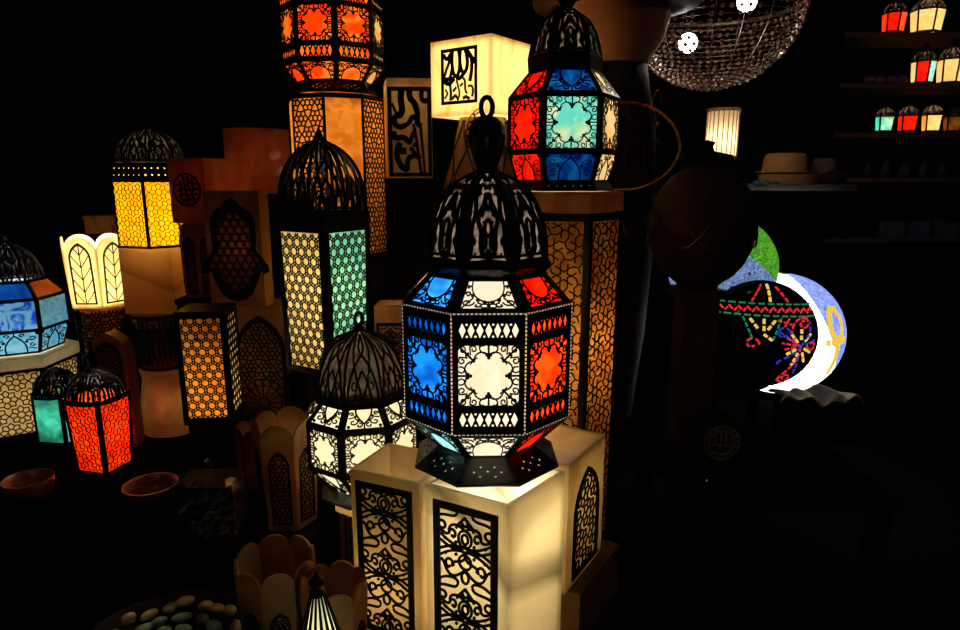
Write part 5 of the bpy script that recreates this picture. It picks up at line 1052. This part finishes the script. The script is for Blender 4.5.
net.tube([(Rb*cos(2*pi*k/40), Rb*sin(2*pi*k/40), 0) for k in range(40)], .008, 6, True)
for k in range(3): a = 2*pi*k/3; net.tube([(Rb*cos(a), Rb*sin(a), 0), (0, 0, 2.99-cb.z)], .003, 5)
m.build('bead_cover', 'bead', t)['kind'] = 'stuff'; net.build('wire_net', 'shell', t)
for (px, py) in ((688, 43), (747, 2)):  # glowing bulbs added in place of the two highlights on the bowl
    p = P(px, py, YBd-.10)-cb; b = sphere_mb(.034, 8, 14); b.build('bulb', emis('highlight_glow_%d' % px, (1, .93, .8), 14), t, True, tuple(p)); bulb(t, p.z+.06, 3., (1, .9, .75), .02, (p.x, p.y+.04))
# ---------------------------------------------------------------- right wall shelf with small lanterns
YSf = 4.0; s0x, s1x = P(835, 100, YSf).x, P(835, 100, YSf).x+1.35
MT['shelfw'] = simple('warm_shelf_wood', (.13, .06, .025), .6, 0, .4, 8, .2)
sf = thing('wall_shelf', 'tall dark wooden shelf unit crowded with small lanterns, at the right', 'shelf', ((s0x+s1x)/2, YSf+.15, 0)); levels = [Z(33, YSf), Z(84, YSf), Z(133, YSf), Z(178, YSf), Z(238, YSf)]
for z in levels+[levels[0]+.38]: b = MB(); b.box((0, 0, z-.012), (s1x-s0x, .34, .024)); b.build('shelf_board', 'shelfw', sf)
for sx in (-1, 1): b = MB(); b.box((sx*((s1x-s0x)/2+.012), 0, (levels[0]+.42)/2), (.024, .36, levels[0]+.42)); b.build('side_panel', 'wood', sf)
b = MB(); b.box((0, .18, (levels[0]+.42)/2), (s1x-s0x, .012, levels[0]+.42)); b.build('back_panel', 'wood', sf)
def mini(px, lev, wpx, h, cols, lab, light, yo=.0, n=6):
    Y = YSf+yo+.06; z = levels[lev]; r = W(wpx, 100, Y); x = P(px, 100, Y).x*dep(100, Y)/dep(100, Y)
    yy = {0: 20, 1: 70, 2: 118, 3: 165, 4: 228}[lev]; x = P(px, yy, Y).x
    return lantern('small_lantern', lab, 'lantern', (x, Y, z+.0015), n, -pi/2+BR(px)+(.35 if n == 4 else .0), [dict(t='dots', r0=r*.95, z0=.002, r1=r*.8, z1=.012, pts=[(0, .5)], dr=.001), dict(t='pane', r0=r*.85, z0=.012, r1=r, z1=.012+h, m=(.005, .005), col=cols, pat=None)],
      dict(prof=[(r, .012+h), (r*.95, .02+h*1.15), (r*.6, .025+h*1.35), (r*.15, .03+h*1.5)], pat=PGO, rib=.004, w=.006, tone_shell=1), dict(prof=[(r*.15, .03+h*1.5), (r*.3, .03+h*1.6), (.001, .03+h*1.75)]), light, lcol=(1, .85, .6), lr=.01)
mini(894, 0, 11, .105, ['red', 'orange', 'red', 'red', 'orange', 'orange'], 'small red-orange lantern on the top lit shelf', 1.3)
mini(927, 0, 15, .12, ['cream', 'cream'], 'small cream-paned lantern on the top lit shelf', 2.4)
mini(923, 1, 11, .12, ['red', 'ice', 'cream', 'cream', 'cream', 'cream'], 'small lantern with one red and side white panes, middle shelf', 1.6)
mini(951, 1, 13, .13, ['cream', 'cream'], 'cream-paned small lantern at the frame edge, middle shelf', 2.0)
mini(885, 2, 9.5, .085, ['aqua', 'ice', 'teal', 'teal', 'teal', 'aqua'], 'small aqua lantern on the lowest lit shelf', 1.2, n=4)
mini(908, 2, 10, .09, ['red', 'orange', 'red', 'red'], 'small red lantern between aqua and cream ones, lowest lit shelf', 1.5, n=4)
mini(932, 2, 10, .095, ['cream', 'amber', 'cream', 'amber'], 'small warm cream lantern on the lowest lit shelf', 1.9, n=4)
mini(953, 2, 9, .085, ['amber'], 'unlit amber lantern at the end of the lowest lit shelf', .03, n=4)
for i, px in enumerate((868, 886, 905, 924, 943)):
    Y = YSf+.05; b = MB(); r = .022+.004*(i % 3); h = .09+.02*(i % 2); b.lathe([(0, 0), (r, 0), (r, h*.6), (r*.4, h*.8), (r*.4, h), (0, h)], 16); tag(b.build('glass_bottle', simple('dusky_glass_%d' % i, (.05+.02*(i % 2), .06, .08), .15, 0, .3, 20), None, True, (P(px, 165, Y).x, Y, levels[3]+.001)), 'dim bottle on the dark shelf below the lit lanterns', 'bottle', 'dim bottles on the dark shelf')
for i, px in enumerate((892, 917, 946)):
    Y = YSf+.05; b = MB(); b.box((0, 0, .045), (.10, .09, .09)); b.box((0, 0, .093), (.105, .095, .008)); tag(b.build('trinket_box', simple('inlaid_box_%d' % i, (.07, .09, .12), .4, 0, .5, 90), None, False, (P(px, 228, Y).x, Y, levels[4]+.001)), 'dim inlaid square box on the lowest shelf in view', 'box', 'dim inlaid boxes on the lowest shelf')
for i, px in enumerate((866, 876, 887, 898)):
    Y = YSf+.0; b = MB(); b.lathe([(0, 0), (.026, 0), (.034, .018), (.02, .036), (0, .042)], 14); tag(b.build('fabric_pouch', simple('red_brocade_%d' % i, (.32, .03, .025), .6, 0, .5, 80, col2=(.06, .06, .2)), None, True, (P(px, 88, Y).x, Y-.03, levels[1]+.001)), 'small red and blue brocade pouch on the middle shelf', 'pouch', 'brocade pouches on the middle shelf')
# ---------------------------------------------------------------- black world, added unseen fill bulbs
w = bpy.data.worlds.new('night'); S.world = w; w.use_nodes = True; w.node_tree.nodes['Background'].inputs[0].default_value = (.5, .6, 1, 1); w.node_tree.nodes['Background'].inputs[1].default_value = .0
def fill_lamp(label, loc, power, col, r=.05):  # bulbs added out of view to lift the dark areas
    t = thing('added_fill_bulb', label, 'lamp', loc); b = sphere_mb(.03, 10, 16); b.build('bulb', emis('glow', col, 6), t, True); c = MB(); c.tube([(0, 0, .03), (0, 0, 3-loc[2])], .003, 5); c.build('flex', 'black', t); bulb(t, -.05, power, col, r); return t
fill_lamp('added warm fill bulb, out of view, over the dark floor at the right', (2.4, 1.2, 2.6), 3.5, (1, .8, .55))
fill_lamp('added warm fill bulb, out of view, above the table on the left', (-1.2, .5, 2.7), 2.0, (1, .72, .45))
S.view_settings.view_transform = 'Standard'; S.view_settings.look = 'None'; S.view_settings.exposure = 0; S.view_settings.gamma = 1; S.view_settings.use_curve_mapping = False
S.cycles.use_denoising = True; S.cycles.max_bounces = 8; S.cycles.transmission_bounces = 6; S.cycles.transparent_max_bounces = 6; S.cycles.sample_clamp_indirect = 4
